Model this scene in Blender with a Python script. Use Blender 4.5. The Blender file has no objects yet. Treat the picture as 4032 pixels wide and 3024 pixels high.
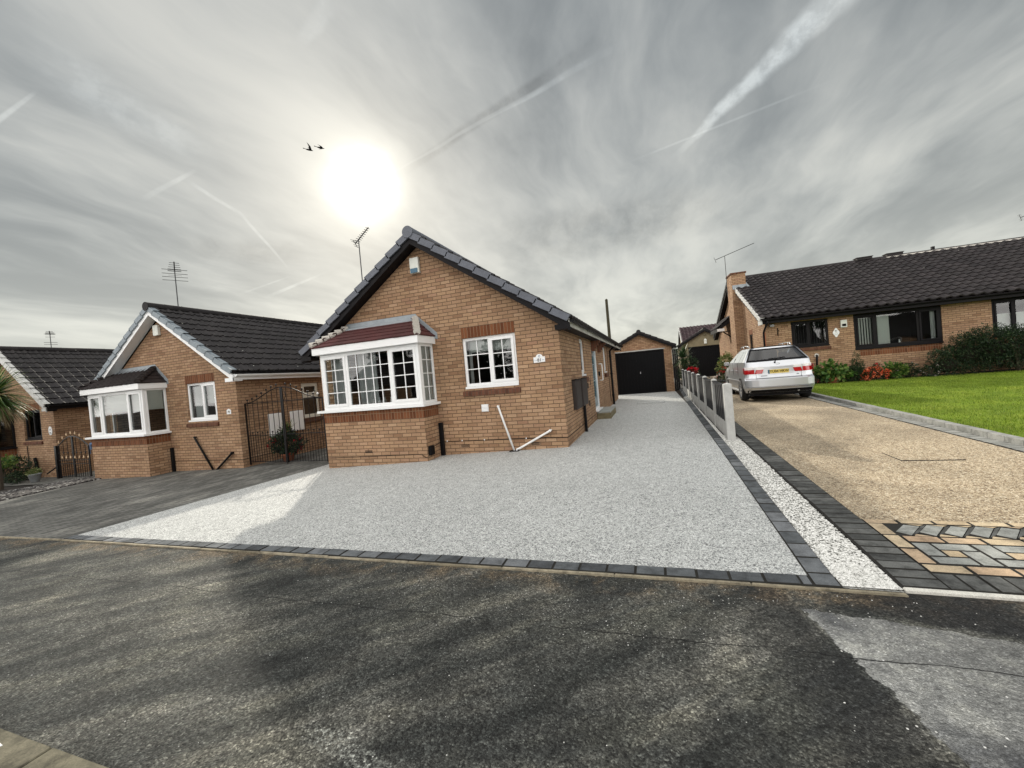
import bpy, math, random
import numpy as np
from mathutils import Vector, Matrix
random.seed(7); rnd=random.Random(11)
sc=bpy.context.scene; C=sc.collection
R=math.radians; sin=math.sin; cos=math.cos; PI=math.pi
# ---------------------------------------------------------------- camera
cam_d=bpy.data.cameras.new('camera'); cam=bpy.data.objects.new('camera',cam_d); C.objects.link(cam); sc.camera=cam
r_=(0.93986020,0.32990549,-0.08846000); u_=(0.07823788,0.04416296,0.99595606); f_=(-0.33247802,0.94298038,-0.01569590)
cam.matrix_world=Matrix(((r_[0],u_[0],-f_[0],1.7055),(r_[1],u_[1],-f_[1],-7.8342),(r_[2],u_[2],-f_[2],1.4120),(0,0,0,1)))
cam_d.sensor_width=36; cam_d.lens=1606.13/4032*36; cam_d.clip_start=.05; cam_d.clip_end=3000
# ---------------------------------------------------------------- sun, sky, exposure
AZ=37.07; EL=25.23
SUN=Vector((-sin(R(AZ))*cos(R(EL)),cos(R(AZ))*cos(R(EL)),sin(R(EL))))
sl=bpy.data.lights.new('sun','SUN'); sl.energy=3.0; sl.angle=R(1.2); sl.color=(1,.93,.80)
so=bpy.data.objects.new('sun',sl); C.objects.link(so); so.rotation_euler=(-SUN).to_track_quat('-Z','Y').to_euler(); so.location=(-20,20,20)
sc.view_settings.view_transform='Standard'; sc.view_settings.look='None'; sc.view_settings.gamma=1; sc.view_settings.exposure=.22

class NT:
    def __init__(s,nt): s.t=nt; nt.nodes.clear()
    def n(s,typ,**k):
        nd=s.t.nodes.new(typ)
        for a,b in k.items():
            if a.startswith('i_'):
                key=a[2:]; key=int(key) if key.isdigit() else key.replace('_',' ')
                s.set(nd.inputs[key],b)
            else: setattr(nd,a,b)
        return nd
    def set(s,inp,v):
        if isinstance(v,bpy.types.NodeSocket): s.t.links.new(v,inp)
        elif isinstance(v,bpy.types.Node): s.t.links.new(v.outputs[0],inp)
        else:
            if hasattr(inp.default_value,'__len__') and not hasattr(v,'__len__'): v=(v,)*len(inp.default_value)
            if inp.type=='RGBA' and len(v)==3: v=tuple(v)+(1,)
            inp.default_value=v
    def m(s,op,a,b=None,c=None,clamp=False):
        nd=s.t.nodes.new('ShaderNodeMath'); nd.operation=op; nd.use_clamp=clamp
        for i,v in enumerate((a,b,c)):
            if v is not None: s.set(nd.inputs[i],v)
        return nd.outputs[0]
    def v(s,op,a,b=None,sc=None):
        nd=s.t.nodes.new('ShaderNodeVectorMath'); nd.operation=op
        s.set(nd.inputs[0],a)
        if b is not None: s.set(nd.inputs[1],b)
        if sc is not None: s.set(nd.inputs['Scale'],sc)
        return nd.outputs['Value'] if op in('DOT_PRODUCT','LENGTH','DISTANCE') else nd.outputs[0]
    def ramp(s,f,stops,interp='LINEAR'):
        nd=s.t.nodes.new('ShaderNodeValToRGB'); s.set(nd.inputs[0],f); cr=nd.color_ramp; cr.interpolation=interp
        while len(cr.elements)<len(stops): cr.elements.new(.5)
        for e,(p,c) in zip(cr.elements,stops):
            e.position=p
            if not hasattr(c,'__len__'): c=(c,c,c)
            e.color=tuple(c)+(1,)
        return nd.outputs[0]
    def mix(s,f,a,b,mode='MIX'):
        nd=s.t.nodes.new('ShaderNodeMix'); nd.data_type='RGBA'; nd.blend_type=mode
        s.set(nd.inputs[0],f); s.set(nd.inputs[6],a); s.set(nd.inputs[7],b); return nd.outputs[2]
    def ss(s,x,a,b):
        nd=s.t.nodes.new('ShaderNodeMapRange'); nd.interpolation_type='SMOOTHSTEP'
        s.set(nd.inputs[0],x); s.set(nd.inputs[1],a); s.set(nd.inputs[2],b); nd.inputs[3].default_value=0; nd.inputs[4].default_value=1
        return nd.outputs[0]
    def noise(s,vec,scale,detail=3,rough=.5,dist=0,out=0):
        nd=s.t.nodes.new('ShaderNodeTexNoise'); s.set(nd.inputs['Vector'],vec); nd.inputs['Scale'].default_value=scale
        nd.inputs['Detail'].default_value=detail; nd.inputs['Roughness'].default_value=rough; nd.inputs['Distortion'].default_value=dist
        return nd.outputs[out]
    def map(s,vec,scale=(1,1,1),loc=(0,0,0),rot=(0,0,0)):
        nd=s.t.nodes.new('ShaderNodeMapping'); s.set(nd.inputs[0],vec); nd.inputs[1].default_value=loc; nd.inputs[2].default_value=rot; nd.inputs[3].default_value=scale
        return nd.outputs[0]

W=bpy.data.worlds.new('World'); sc.world=W; W.use_nodes=True
def build_world():
    t=NT(W.node_tree)
    D=t.v('NORMALIZE',t.n('ShaderNodeTexCoord').outputs['Generated'])
    sky=t.n('ShaderNodeTexSky'); sky.sky_type='NISHITA'; sky.sun_disc=False; sky.sun_elevation=R(EL); sky.sun_rotation=R(-AZ)
    sky.air_density=1; sky.dust_density=2
    sep=t.n('ShaderNodeSeparateXYZ',i_0=D)
    z=t.m('MAXIMUM',sep.outputs[2],0.0); zz=t.m('ADD',z,.16)
    P=t.n('ShaderNodeCombineXYZ'); t.set(P.inputs[0],t.m('DIVIDE',sep.outputs[0],zz)); t.set(P.inputs[1],t.m('DIVIDE',sep.outputs[1],zz)); P=P.outputs[0]
    warp=t.v('SCALE',t.v('SUBTRACT',t.noise(P,1.3,3,.5,0,1),(.5,.5,.5)),sc=.40)
    Pw=t.v('ADD',P,warp)
    st1=t.noise(t.map(Pw,(1.15,.50,1),rot=(0,0,R(-12))),1.0,6,.52,.15)
    st2=t.noise(t.map(Pw,(2.6,1.0,1),loc=(3,1,0),rot=(0,0,R(24))),1.3,6,.56,.2)
    big=t.noise(t.map(P,(.7,.5,1),loc=(5,2,1)),.8,3,.5,.3)
    fine=t.noise(t.map(Pw,(7,2.2,1),rot=(0,0,R(-20))),1.6,5,.55,.1)
    cl=t.m('ADD',t.m('MULTIPLY',st1,.46),t.m('ADD',t.m('MULTIPLY',st2,.22),t.m('ADD',t.m('MULTIPLY',big,.24),t.m('MULTIPLY',fine,.08))))
    cd=t.ss(cl,.39,.64)
    # contrails and streaks of cirrus: (a, b, width at a, width at b, strength)
    Dn=t.v('ADD',D,t.v('SCALE',t.v('SUBTRACT',t.noise(D,14,4,.6,0,1),(.5,.5,.5)),sc=.022))
    Dt=t.v('ADD',D,t.v('SCALE',t.v('SUBTRACT',t.noise(D,5,2,.5,0,1),(.5,.5,.5)),sc=.02))
    cn=t.m('ADD',.55,t.m('MULTIPLY',t.ss(t.noise(D,22,5,.65),.38,.62),.6))
    def seg(a,b,wa,wb,k,src):
        a=Vector(a).normalized(); b=Vector(b).normalized(); n=a.cross(b).normalized(); e=b-a; L=e.length_squared
        s=t.m('DIVIDE',t.v('DOT_PRODUCT',t.v('SUBTRACT',src,tuple(a)),tuple(e)),L)
        d=t.m('ABSOLUTE',t.v('DOT_PRODUCT',src,tuple(n)))
        w=t.m('ADD',t.m('MULTIPLY',s,wb-wa),wa); w=t.m('MAXIMUM',w,.001)
        mk=t.m('SUBTRACT',1,t.ss(t.m('DIVIDE',d,w),.25,1.0))
        en=t.m('MULTIPLY',t.ss(s,-.12,.30),t.m('SUBTRACT',1,t.ss(s,.65,1.12)))
        return t.m('MULTIPLY',t.m('MULTIPLY',mk,en),t.m('MULTIPLY',cn,k))
    acc=None
    for a,b,wa,wb,k,src in [
        ((-.4658,.7542,.4627),(-.0336,.8067,.59),.003,.009,.10,Dt),
        ((.0872,.9006,.4257),(.36,.74,.56),.008,.036,.26,Dn),
        ((-.0058,.9037,.4281),(.2998,.8435,.4458),.003,.003,.06,D),
        ((-.8568,.3126,.4129),(-.8111,.3469,.471),.005,.003,.12,D),
        ((-.7599,.5158,.3955),(-.7234,.5897,.359),.005,.004,.09,Dt),
        ((-.7260,.5850,.361),(-.7032,.6568,.2723),.004,.003,.12,Dt),
        ((-.8077,.4652,.3621),(-.7482,.5183,.4142),.006,.004,.09,Dt),
        ((-.7699,.6006,.2156),(-.7055,.6623,.2522),.003,.002,.07,D),
        ((-.7435,.635,.2099),(-.6562,.708,.261),.005,.003,.10,D),
        ((-.7904,.343,.5119),(-.7245,.5289,.442),.05,.03,.09,Dn),
        ((-.539,.5759,.6147),(-.4694,.58,.6658),.012,.022,.07,Dn)]:
        x=seg(a,b,wa,wb,k,src); acc=x if acc is None else t.m('ADD',acc,x)
    shade=t.m('ADD',seg((-.455,.7642,.462),(-.06,.800,.606),.014,.016,.13,Dt),
              t.m('ADD',seg((-.33,.89,.30),(.22,.93,.305),.09,.06,.09,Dn),seg((-.80,.52,.29),(-.66,.69,.30),.03,.03,.08,Dn)))
    hz=t.m('POWER',t.m('SUBTRACT',1,z),4.0)
    lum=t.m('ADD',t.m('MULTIPLY',cd,.32),.205)
    lum=t.m('ADD',lum,t.m('MULTIPLY',hz,.40)); lum=t.m('ADD',lum,acc); lum=t.m('MULTIPLY',lum,t.m('SUBTRACT',1,t.m('MULTIPLY',shade,1.9)))
    # aureole of the veiled sun
    sd=t.v('DOT_PRODUCT',D,tuple(SUN)); ang=t.m('ARCCOSINE',t.m('MINIMUM',sd,.99999))
    rag=t.m('MULTIPLY',t.m('SUBTRACT',st2,.5),.10); ang2=t.m('ADD',ang,rag)
    q_=t.m('DIVIDE',t.m('MAXIMUM',ang2,.0001),.026); core=t.m('MULTIPLY',t.m('EXPONENT',t.m('MULTIPLY',t.m('POWER',q_,1.35),-1)),8.0)
    halo=t.m('MULTIPLY',t.m('EXPONENT',t.m('MULTIPLY',ang2,-8.5)),.55)
    # out-of-view sky behind and overhead, boosted to light the house fronts and drive
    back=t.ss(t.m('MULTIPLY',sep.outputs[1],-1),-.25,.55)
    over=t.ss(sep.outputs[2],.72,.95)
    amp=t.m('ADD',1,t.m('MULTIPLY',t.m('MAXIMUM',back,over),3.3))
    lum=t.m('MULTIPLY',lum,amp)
    blue=t.mix(cd,(.86,.96,1.02),(.99,1.0,.955)); blue=t.mix(t.m('POWER',hz,.6),blue,(1.0,1.0,.88)); blue=t.mix(t.m('MAXIMUM',back,over),blue,(1.03,1.0,.96))
    nearsun=t.m('MULTIPLY',halo,1.2,clamp=True); tint=t.mix(nearsun,blue,(1.03,1.0,.86))
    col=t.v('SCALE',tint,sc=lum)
    hs=t.v('SCALE',t.n('ShaderNodeCombineXYZ',i_0=1.0,i_1=.97,i_2=.86).outputs[0],sc=t.m('ADD',core,halo))
    col=t.v('ADD',col,hs)
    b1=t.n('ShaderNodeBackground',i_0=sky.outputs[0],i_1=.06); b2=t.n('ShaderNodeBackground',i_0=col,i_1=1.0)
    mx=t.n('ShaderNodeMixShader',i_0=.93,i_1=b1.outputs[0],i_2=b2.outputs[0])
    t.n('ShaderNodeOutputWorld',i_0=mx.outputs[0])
build_world()
W.cycles.sampling_method='MANUAL'; W.cycles.sample_map_resolution=1024

# ---------------------------------------------------------------- mesh helpers
class MB:
    def __init__(s): s.v=[]; s.f=[]; s.uv=[]; s.mi=[]; s.cur=0; s.g=[]
    def face(s,pts,uv=None):
        b=len(s.v); s.v+= [tuple(p) for p in pts]; s.f.append(tuple(range(b,b+len(pts)))); s.uv.append(uv); s.mi.append(s.cur)
    def add(s,vs,fs):
        s.g.append((len(s.v),len(s.f))); b=len(s.v); s.v+=[tuple(p) for p in vs]
        for f in fs: s.f.append(tuple(b+i for i in f)); s.uv.append(None); s.mi.append(s.cur)
    def hexa(s,p): # 8 pts: bottom 4, top 4
        s.add(p,[(3,2,1,0),(4,5,6,7),(0,1,5,4),(1,2,6,5),(2,3,7,6),(3,0,4,7)])
    def box(s,x0,x1,y0,y1,z0,z1):
        x0,x1=min(x0,x1),max(x0,x1); y0,y1=min(y0,y1),max(y0,y1); z0,z1=min(z0,z1),max(z0,z1)
        s.hexa([(x0,y0,z0),(x1,y0,z0),(x1,y1,z0),(x0,y1,z0),(x0,y0,z1),(x1,y0,z1),(x1,y1,z1),(x0,y1,z1)])
    def obox(s,o,ex,ey,ez,a0,a1,b0,b1,c0,c1):
        o=Vector(o); g=lambda a,b,c:o+ex*a+ey*b+ez*c
        s.hexa([g(a0,b0,c0),g(a1,b0,c0),g(a1,b1,c0),g(a0,b1,c0),g(a0,b0,c1),g(a1,b0,c1),g(a1,b1,c1),g(a0,b1,c1)])
    def tube(s,pts,r,n=8,r2=None,cap=True):
        pts=[Vector(p) for p in pts]; rings=[]
        for i,p in enumerate(pts):
            d=(pts[min(i+1,len(pts)-1)]-pts[max(i-1,0)]).normalized()
            a=d.orthogonal().normalized() if i==0 else (a-d*a.dot(d)).normalized(); b=d.cross(a)
            rr=r if r2 is None else r+(r2-r)*i/(len(pts)-1)
            rings.append([p+(a*cos(2*PI*k/n)+b*sin(2*PI*k/n))*rr for k in range(n)])
        vs=[q for rg in rings for q in rg]; fs=[]
        for i in range(len(pts)-1):
            for k in range(n): fs.append((i*n+k,i*n+(k+1)%n,(i+1)*n+(k+1)%n,(i+1)*n+k))
        if cap: fs+=[tuple(range(n-1,-1,-1)),tuple((len(pts)-1)*n+k for k in range(n))]
        s.add(vs,fs)
    def lathe(s,c,prof,n=16):
        vs=[(c[0]+r*cos(2*PI*k/n),c[1]+r*sin(2*PI*k/n),c[2]+z) for r,z in prof for k in range(n)]; fs=[]
        for i in range(len(prof)-1):
            for k in range(n): fs.append((i*n+k,i*n+(k+1)%n,(i+1)*n+(k+1)%n,(i+1)*n+k))
        s.add(vs,fs)
    def ball(s,c,r,sz=1,n=10):
        s.lathe(c,[(max(.001,r*sin(PI*i/6)),-r*cos(PI*i/6)*sz) for i in range(7)],n)
    def build_each(s,name,mat,parent=None,**k):
        out=[]; ends=s.g[1:]+[(len(s.v),len(s.f))]
        for (a,fa),(b,fb) in zip(s.g,ends):
            m=MB(); m.v=s.v[a:b]; m.f=[tuple(i-a for i in f) for f in s.f[fa:fb]]; m.uv=s.uv[fa:fb]; m.mi=s.mi[fa:fb]; out.append(m.build(name,mat,parent,**k))
        return out
    def grid(s,fn,nu,nv,uvf=None):
        b=len(s.v)
        for j in range(nv+1):
            for i in range(nu+1): s.v.append(tuple(fn(i/nu,j/nv)))
        for j in range(nv):
            for i in range(nu):
                a=b+j*(nu+1)+i; s.f.append((a,a+1,a+nu+2,a+nu+1)); s.uv.append(None); s.mi.append(s.cur)
    def build(s,name,mat,parent=None,smooth=False,loc=None,kind=None,bevel=0):
        me=bpy.data.meshes.new(name); me.from_pydata(s.v,[],s.f); me.update()
        mats=mat if isinstance(mat,(list,tuple)) else [mat]
        for m in mats: me.materials.append(m)
        if len(mats)>1: me.polygons.foreach_set('material_index',s.mi)
        nl=len(me.loops); co=np.empty(len(me.vertices)*3); me.vertices.foreach_get('co',co); co=co.reshape(-1,3)
        vi=np.empty(nl,int); me.loops.foreach_get('vertex_index',vi)
        nf=len(me.polygons); nor=np.empty(nf*3); me.polygons.foreach_get('normal',nor); nor=nor.reshape(-1,3)
        lt=np.empty(nf,int); me.polygons.foreach_get('loop_total',lt); fi=np.repeat(np.arange(nf),lt)
        N=nor[fi]; Pp=co[vi]; ax=np.abs(N)
        flat=ax[:,2]>.8; usex=(ax[:,1]>=ax[:,0])
        U=np.where(flat,Pp[:,0],np.where(usex,Pp[:,0],Pp[:,1])); Vv=np.where(flat,Pp[:,1],Pp[:,2])
        uvs=np.stack([U,Vv],1)
        k=0
        for f,uv in zip(s.f,s.uv):
            if uv is not None: uvs[k:k+len(f)]=uv
            k+=len(f)
        ul=me.uv_layers.new(name='UVMap'); ul.data.foreach_set('uv',uvs.astype(np.float32).ravel())
        if smooth: me.polygons.foreach_set('use_smooth',[True]*nf)
        o=bpy.data.objects.new(name,me); C.objects.link(o)
        if parent: o.parent=parent
        if loc: o.location=loc
        if kind: o['kind']=kind
        if bevel:
            bv=o.modifiers.new('b','BEVEL'); bv.width=bevel; bv.segments=2; bv.limit_method='ANGLE'
        return o
def thing(name,label,cat,loc=(0,0,0),rz=0,group=None):
    o=bpy.data.objects.new(name,None); C.objects.link(o); o.location=loc; o.rotation_euler=(0,0,rz); o.empty_display_size=.2
    return tag(o,label,cat,group)
def tag(o,label,cat,group=None):
    o['label']=label; o['category']=cat
    if group: o['group']=group
    return o
def copy_tree(o,parent=None):
    c=o.copy(); C.objects.link(c); c.parent=parent
    for ch in list(o.children): copy_tree(ch,c)
    return c
def text_part(name,txt,size,mat,parent,loc,rot,ext=.001,align='CENTER',sx=1):
    cu=bpy.data.curves.new(name,'FONT'); cu.body=txt; cu.size=size; cu.extrude=ext; cu.align_x=align; cu.align_y='CENTER'; cu.offset=size*.012
    tmp=bpy.data.objects.new('tmp',cu); C.objects.link(tmp); bpy.context.view_layer.update()
    me=bpy.data.meshes.new_from_object(tmp); bpy.data.objects.remove(tmp)
    me.materials.clear(); me.materials.append(mat)
    o=bpy.data.objects.new(name,me); C.objects.link(o); o.parent=parent; o.location=loc; o.rotation_euler=rot; o.scale=(sx,1,1); return o

# ---------------------------------------------------------------- materials
MT={}
def mat(name,fn):
    m=bpy.data.materials.new(name); m.use_nodes=True; t=NT(m.node_tree); sh=fn(t)
    t.n('ShaderNodeOutputMaterial',i_0=sh); MT[name]=m; return m
def bsdf(t,col,rough=.7,bump=None,bs=.3,bd=.005,metal=0,spec=.4,**k):
    b=t.n('ShaderNodeBsdfPrincipled'); t.set(b.inputs['Base Color'],col); t.set(b.inputs['Roughness'],rough); b.inputs['Metallic'].default_value=metal
    b.inputs['Specular IOR Level'].default_value=spec
    if bump is not None:
        bp=t.n('ShaderNodeBump',i_Strength=bs,i_Distance=bd,i_Height=bump); t.t.links.new(bp.outputs[0],b.inputs['Normal'])
    for a,v in k.items(): t.set(b.inputs[a.replace('_',' ')],v)
    return b.outputs[0]
def pos(t): return t.n('ShaderNodeNewGeometry').outputs['Position']
def obj(t): return t.n('ShaderNodeTexCoord').outputs['Object']
def isl(t): return t.n('ShaderNodeNewGeometry').outputs['Random Per Island']
def simple(name,c,rough=.6,var=.12,scale=8,metal=0,spec=.4,bs=.15):
    def f(t):
        p=obj(t); nz=t.noise(p,scale,5,.6); n2=t.noise(p,scale*9,3,.6)
        k=t.m('ADD',1-var,t.m('MULTIPLY',t.m('ADD',nz,t.m('MULTIPLY',t.m('SUBTRACT',n2,.5),.6)),var*2))
        return bsdf(t,t.v('SCALE',t.n('ShaderNodeCombineXYZ',i_0=c[0],i_1=c[1],i_2=c[2]).outputs[0],sc=k),rough,n2,bs,.003,metal,spec)
    return mat(name,f)
def brickmat(name,ramp,mortar,row=.075,width=.225,swap=False,weather=.5,msize=.0072):
    def f(t):
        uv=t.n('ShaderNodeUVMap').outputs[0]
        if swap: uv=t.map(uv,rot=(0,0,PI/2))
        uvw=t.v('ADD',uv,t.v('SCALE',t.v('SUBTRACT',t.noise(uv,9,2,.5,0,1),(.5,.5,.5)),sc=.005))
        b=t.n('ShaderNodeTexBrick'); b.offset=.5 if not swap else 0; t.set(b.inputs['Vector'],uvw)
        for a,v in (('Color1',0.),('Color2',1.),('Mortar',.5),('Scale',1.),('Mortar Size',msize),('Mortar Smooth',.25),('Bias',0.),('Brick Width',width),('Row Height',row)): t.set(b.inputs[a],v)
        base=t.ramp(b.outputs[0],ramp)
        sp=t.noise(uv,70,4,.75); sp2=t.noise(uv,260,2,.6)
        base=t.mix(.75,base,t.ramp(sp,[(.30,.55),(.5,1.0),(.68,1.25)]),'MULTIPLY')
        base=t.mix(.35,base,t.ramp(sp2,[(.35,.6),(.65,1.4)]),'MULTIPLY')
        wn=t.noise(obj(t),1.1,5,.62); base=t.mix(weather,base,t.ramp(wn,[(.34,(.62,.60,.58)),(.55,1.0),(.7,(1.12,1.05,1.0))]),'MULTIPLY')
        col=t.mix(b.outputs[1],base,mortar)
        h=t.m('ADD',t.m('MULTIPLY',t.m('SUBTRACT',1,b.outputs[1]),1),t.m('MULTIPLY',sp,.25))
        return bsdf(t,col,.88,h,.55,.006,spec=.25)
    return mat(name,f)
BUFF=[(0,(.27,.155,.09)),(.15,(.34,.21,.125)),(.45,(.42,.27,.16)),(.7,(.37,.23,.14)),(.88,(.46,.305,.19)),(1,(.33,.19,.12))]
MB_buff=brickmat('buff_brick',BUFF,(.12,.078,.05))
MB_red=brickmat('red_brick_soldier',[(0,(.115,.040,.018)),(.5,(.17,.062,.027)),(1,(.22,.085,.038))],(.22,.14,.085),row=.075,width=.9,swap=True,weather=.3)
MB_redh=brickmat('red_brick_sill',[(0,(.085,.035,.022)),(.5,(.13,.055,.033)),(1,(.17,.075,.045))],(.10,.07,.05),row=.075,width=.9,swap=True,weather=.3)
def tilemat(name,c,var=.35,lichen=.5,specks=True,rough=.68,patch=(.10,.095,.085)):
    def f(t):
        uv=t.n('ShaderNodeUVMap').outputs[0]
        s=t.v('SCALE',t.v('MULTIPLY',uv,(1/.3,1/.345,1)),sc=1); fl=t.v('FLOOR',s)
        wn=t.n('ShaderNodeTexWhiteNoise',i_Vector=fl); wn.noise_dimensions='2D'
        k=t.m('ADD',1-var/2,t.m('MULTIPLY',wn.outputs[0],var))
        nz=t.noise(uv,1.5,5,.65); n2=t.noise(uv,38,4,.7)
        base=t.v('SCALE',t.n('ShaderNodeCombineXYZ',i_0=c[0],i_1=c[1],i_2=c[2]).outputs[0],sc=k)
        base=t.mix(t.m('MULTIPLY',t.ss(nz,.42,.72),lichen),base,patch)
        base=t.mix(.6,base,t.ramp(n2,[(.3,.55),(.7,1.45)]),'MULTIPLY')
        if specks:
            vo=t.n('ShaderNodeTexVoronoi',i_Vector=t.map(uv,(1,2.2,1)),i_Scale=2.6); vo.feature='F1'
            sp=t.m('SUBTRACT',1,t.ss(t.m('ADD',vo.outputs['Distance'],t.m('MULTIPLY',t.m('SUBTRACT',n2,.5),.04)),.035,.055))
            gate=t.m('GREATER_THAN',t.n('ShaderNodeSeparateColor',i_0=vo.outputs['Color']).outputs[0],.62)
            base=t.mix(t.m('MULTIPLY',sp,gate),base,(.55,.55,.5))
        return bsdf(t,base,rough,n2,.35,.004,spec=.28)
    return mat(name,f)
M_tile=tilemat('dark_roof_tile',(.017,.015,.016),.6,.25,patch=(.055,.050,.045))
M_tile2=tilemat('brown_roof_tile',(.023,.019,.020),.6,.25,patch=(.06,.052,.05))
M_tiler=tilemat('red_bay_tile',(.080,.027,.027),.4,.15,False)
M_tiled=tilemat('dark_bay_tile',(.020,.015,.015),.4,.2,False)
M_verge=simple('slate_grey_verge',(.115,.125,.15),.55,.35,5)
M_verge2=simple('blue_grey_verge',(.22,.26,.29),.5,.3,5)
M_vergew=simple('pale_verge',(.55,.55,.53),.5,.3,9)
M_mortar=simple('pale_mortar',(.58,.55,.50),.9,.25,30)
M_lead=simple('lead_flashing',(.30,.335,.36),.5,.3,7,bs=.3)
M_white=simple('white_upvc',(.86,.87,.87),.28,.03,3,bs=.02)
M_cream=simple('cream_upvc',(.68,.66,.58),.35,.06,3,bs=.02)
M_soiled=simple('soiled_white_board',(.50,.50,.47),.6,.75,2.2)
M_brown=simple('dark_brown_timber',(.006,.005,.006),.6,.3,9,bs=.2,spec=.2)
M_black=simple('black_gutter_plastic',(.004,.004,.005),.5,.3,5,bs=.05,spec=.2)
M_grey=simple('grey_plastic',(.33,.33,.33),.5,.1,6)
M_meter=simple('brown_meter_box',(.035,.028,.026),.55,.3,9)
M_iron=simple('black_wrought_iron',(.004,.004,.005),.35,.2,20,bs=.1)
M_steel=simple('dull_grey_metal',(.07,.072,.075),.6,.15,20,metal=.3)
M_brass=simple('gold_finial',(.62,.45,.28),.4,.15,20,metal=.3)
M_concrete=simple('weathered_concrete',(.47,.475,.46),.9,.30,7,bs=.5)
M_stone=simple('mossy_sandstone',(.20,.17,.10),.92,.75,7,bs=.6)
M_paving=simple('grey_slab',(.34,.35,.33),.9,.3,8,bs=.4)
M_wood=simple('weathered_grey_fence_board',(.030,.031,.034),.85,.7,6,bs=.5)
M_gdoor=simple('black_garage_door',(.0025,.0028,.0038),.5,.2,4,bs=.02,spec=.12)
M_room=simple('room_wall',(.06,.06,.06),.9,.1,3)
M_curtain=simple('grey_curtain',(.52,.53,.52),.9,.15,3)
M_blind=simple('cream_blind',(.62,.64,.60),.8,.05,3)
M_alarm=simple('alarm_cream',(.74,.76,.70),.4,.08,5,bs=.02)
M_bluegl=simple('blue_lens',(.03,.11,.18),.15,.1,5,bs=0)
M_terra=simple('terracotta',(.40,.15,.08),.85,.2,10)
M_potg=simple('grey_pot',(.42,.44,.46),.7,.2,10)
M_blackp=simple('black_paint_text',(.003,.003,.004),.6,.05,5,bs=0,spec=.15)
M_pole=simple('pole_timber',(.045,.040,.022),.9,.6,5)
M_soil=simple('dark_soil',(.020,.015,.011),.95,.5,12,bs=.8)
M_blue=simple('blue_plastic',(.12,.22,.40),.5,.2,10)
M_render=simple('dull_stone_block',(.24,.205,.13),.9,.3,4)
def glassf(tint,op,rough=.02):
    def f(t):
        fr=t.n('ShaderNodeFresnel',i_IOR=1.52)
        k=t.m('ADD',t.m('MULTIPLY',fr.outputs[0],1.25),.01,clamp=True)
        nz=t.noise(obj(t),1.3,1,.5); bp=t.n('ShaderNodeBump',i_Strength=.12,i_Distance=.02,i_Height=nz)
        g=t.n('ShaderNodeBsdfGlossy',i_Color=(1,1,1),i_Roughness=rough); t.t.links.new(bp.outputs[0],g.inputs['Normal'])
        tr=t.n('ShaderNodeBsdfTransparent',i_Color=tint); di=t.n('ShaderNodeBsdfDiffuse',i_Color=(.01,.012,.015))
        a=t.n('ShaderNodeMixShader',i_0=op,i_1=tr.outputs[0],i_2=di.outputs[0])
        return t.n('ShaderNodeMixShader',i_0=k,i_1=a.outputs[0],i_2=g.outputs[0]).outputs[0]
    return f
M_glass=mat('window_glass',glassf((.80,.84,.84),.0))
M_cglass=mat('car_glass',glassf((.42,.5,.56),.25))
M_dglass=mat('door_glass',lambda t:bsdf(t,t.ramp(t.noise(obj(t),3,2),[(.4,(.03,.10,.13)),(.6,(.09,.22,.27))]),.12,spec=.6))
M_paint=mat('silver_car_paint',lambda t:bsdf(t,(.56,.58,.61),.28,t.noise(obj(t),900,2),.02,.001,metal=.70,spec=.5,Coat_Weight=.7,Coat_Roughness=.06))
M_lens_r=mat('red_lamp_lens',lambda t:bsdf(t,(.42,.008,.012),.12,spec=.6,Coat_Weight=.6))
M_lens_w=mat('clear_lamp_lens',lambda t:bsdf(t,(.75,.74,.74),.12,spec=.6,Coat_Weight=.6))
M_plate=simple('yellow_plate',(.72,.55,.14),.35,.05,5,bs=0)
M_tyre=simple('tyre_rubber',(.014,.014,.015),.8,.2,20)
M_alloy=simple('alloy_rim',(.55,.56,.58),.3,.1,10,metal=.8)
M_seat=simple('grey_seat_cloth',(.09,.10,.12),.9,.2,12)
M_chrome=simple('dull_chrome',(.45,.46,.48),.25,.1,20,metal=.9)
def agg(name,stops,scale=105,warm=None,bigs=.25,blotch=(.34,.66),rough=.75,bd=.006):
    def f(t):
        p=pos(t); pf=t.v('MULTIPLY',p,(1,1,.2))
        vo=t.n('ShaderNodeTexVoronoi',i_Vector=pf,i_Scale=scale); vo.feature='F1'
        v2=t.n('ShaderNodeTexVoronoi',i_Vector=pf,i_Scale=scale*.47)
        rc=t.n('ShaderNodeSeparateColor',i_0=vo.outputs['Color']).outputs[0]; rc2=t.n('ShaderNodeSeparateColor',i_0=v2.outputs['Color']).outputs[1]
        k=t.m('ADD',t.m('MULTIPLY',rc,.62),t.m('MULTIPLY',rc2,.38))
        edge=t.ss(vo.outputs['Distance'],.35,.75)
        col=t.ramp(k,stops); col=t.mix(t.m('MULTIPLY',edge,.55),col,(.05,.05,.048))
        nz=t.noise(pf,.55,5,.6,.4); nn=t.noise(pf,6,4,.6)
        col=t.mix(bigs,col,t.ramp(nz,[(blotch[0],.70),(blotch[1],1.18)]),'MULTIPLY'); col=t.mix(.3,col,t.ramp(nn,[(.3,.75),(.7,1.2)]),'MULTIPLY')
        if warm: col=t.mix(t.m('MULTIPLY',t.ss(t.noise(pf,.9,3),.45,.7),.5),col,warm,'MULTIPLY')
        h=t.m('ADD',t.m('SUBTRACT',1,vo.outputs['Distance']),t.m('MULTIPLY',k,.5))
        return bsdf(t,col,rough,h,.6,bd,spec=.35)
    return mat(name,f)
M_resin=agg('silver_resin_bound',[(0,(.10,.105,.105)),(.22,(.30,.31,.31)),(.45,(.59,.61,.60)),(.75,(.80,.82,.80)),(1,(.90,.91,.88))],125,bigs=.12)
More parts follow.
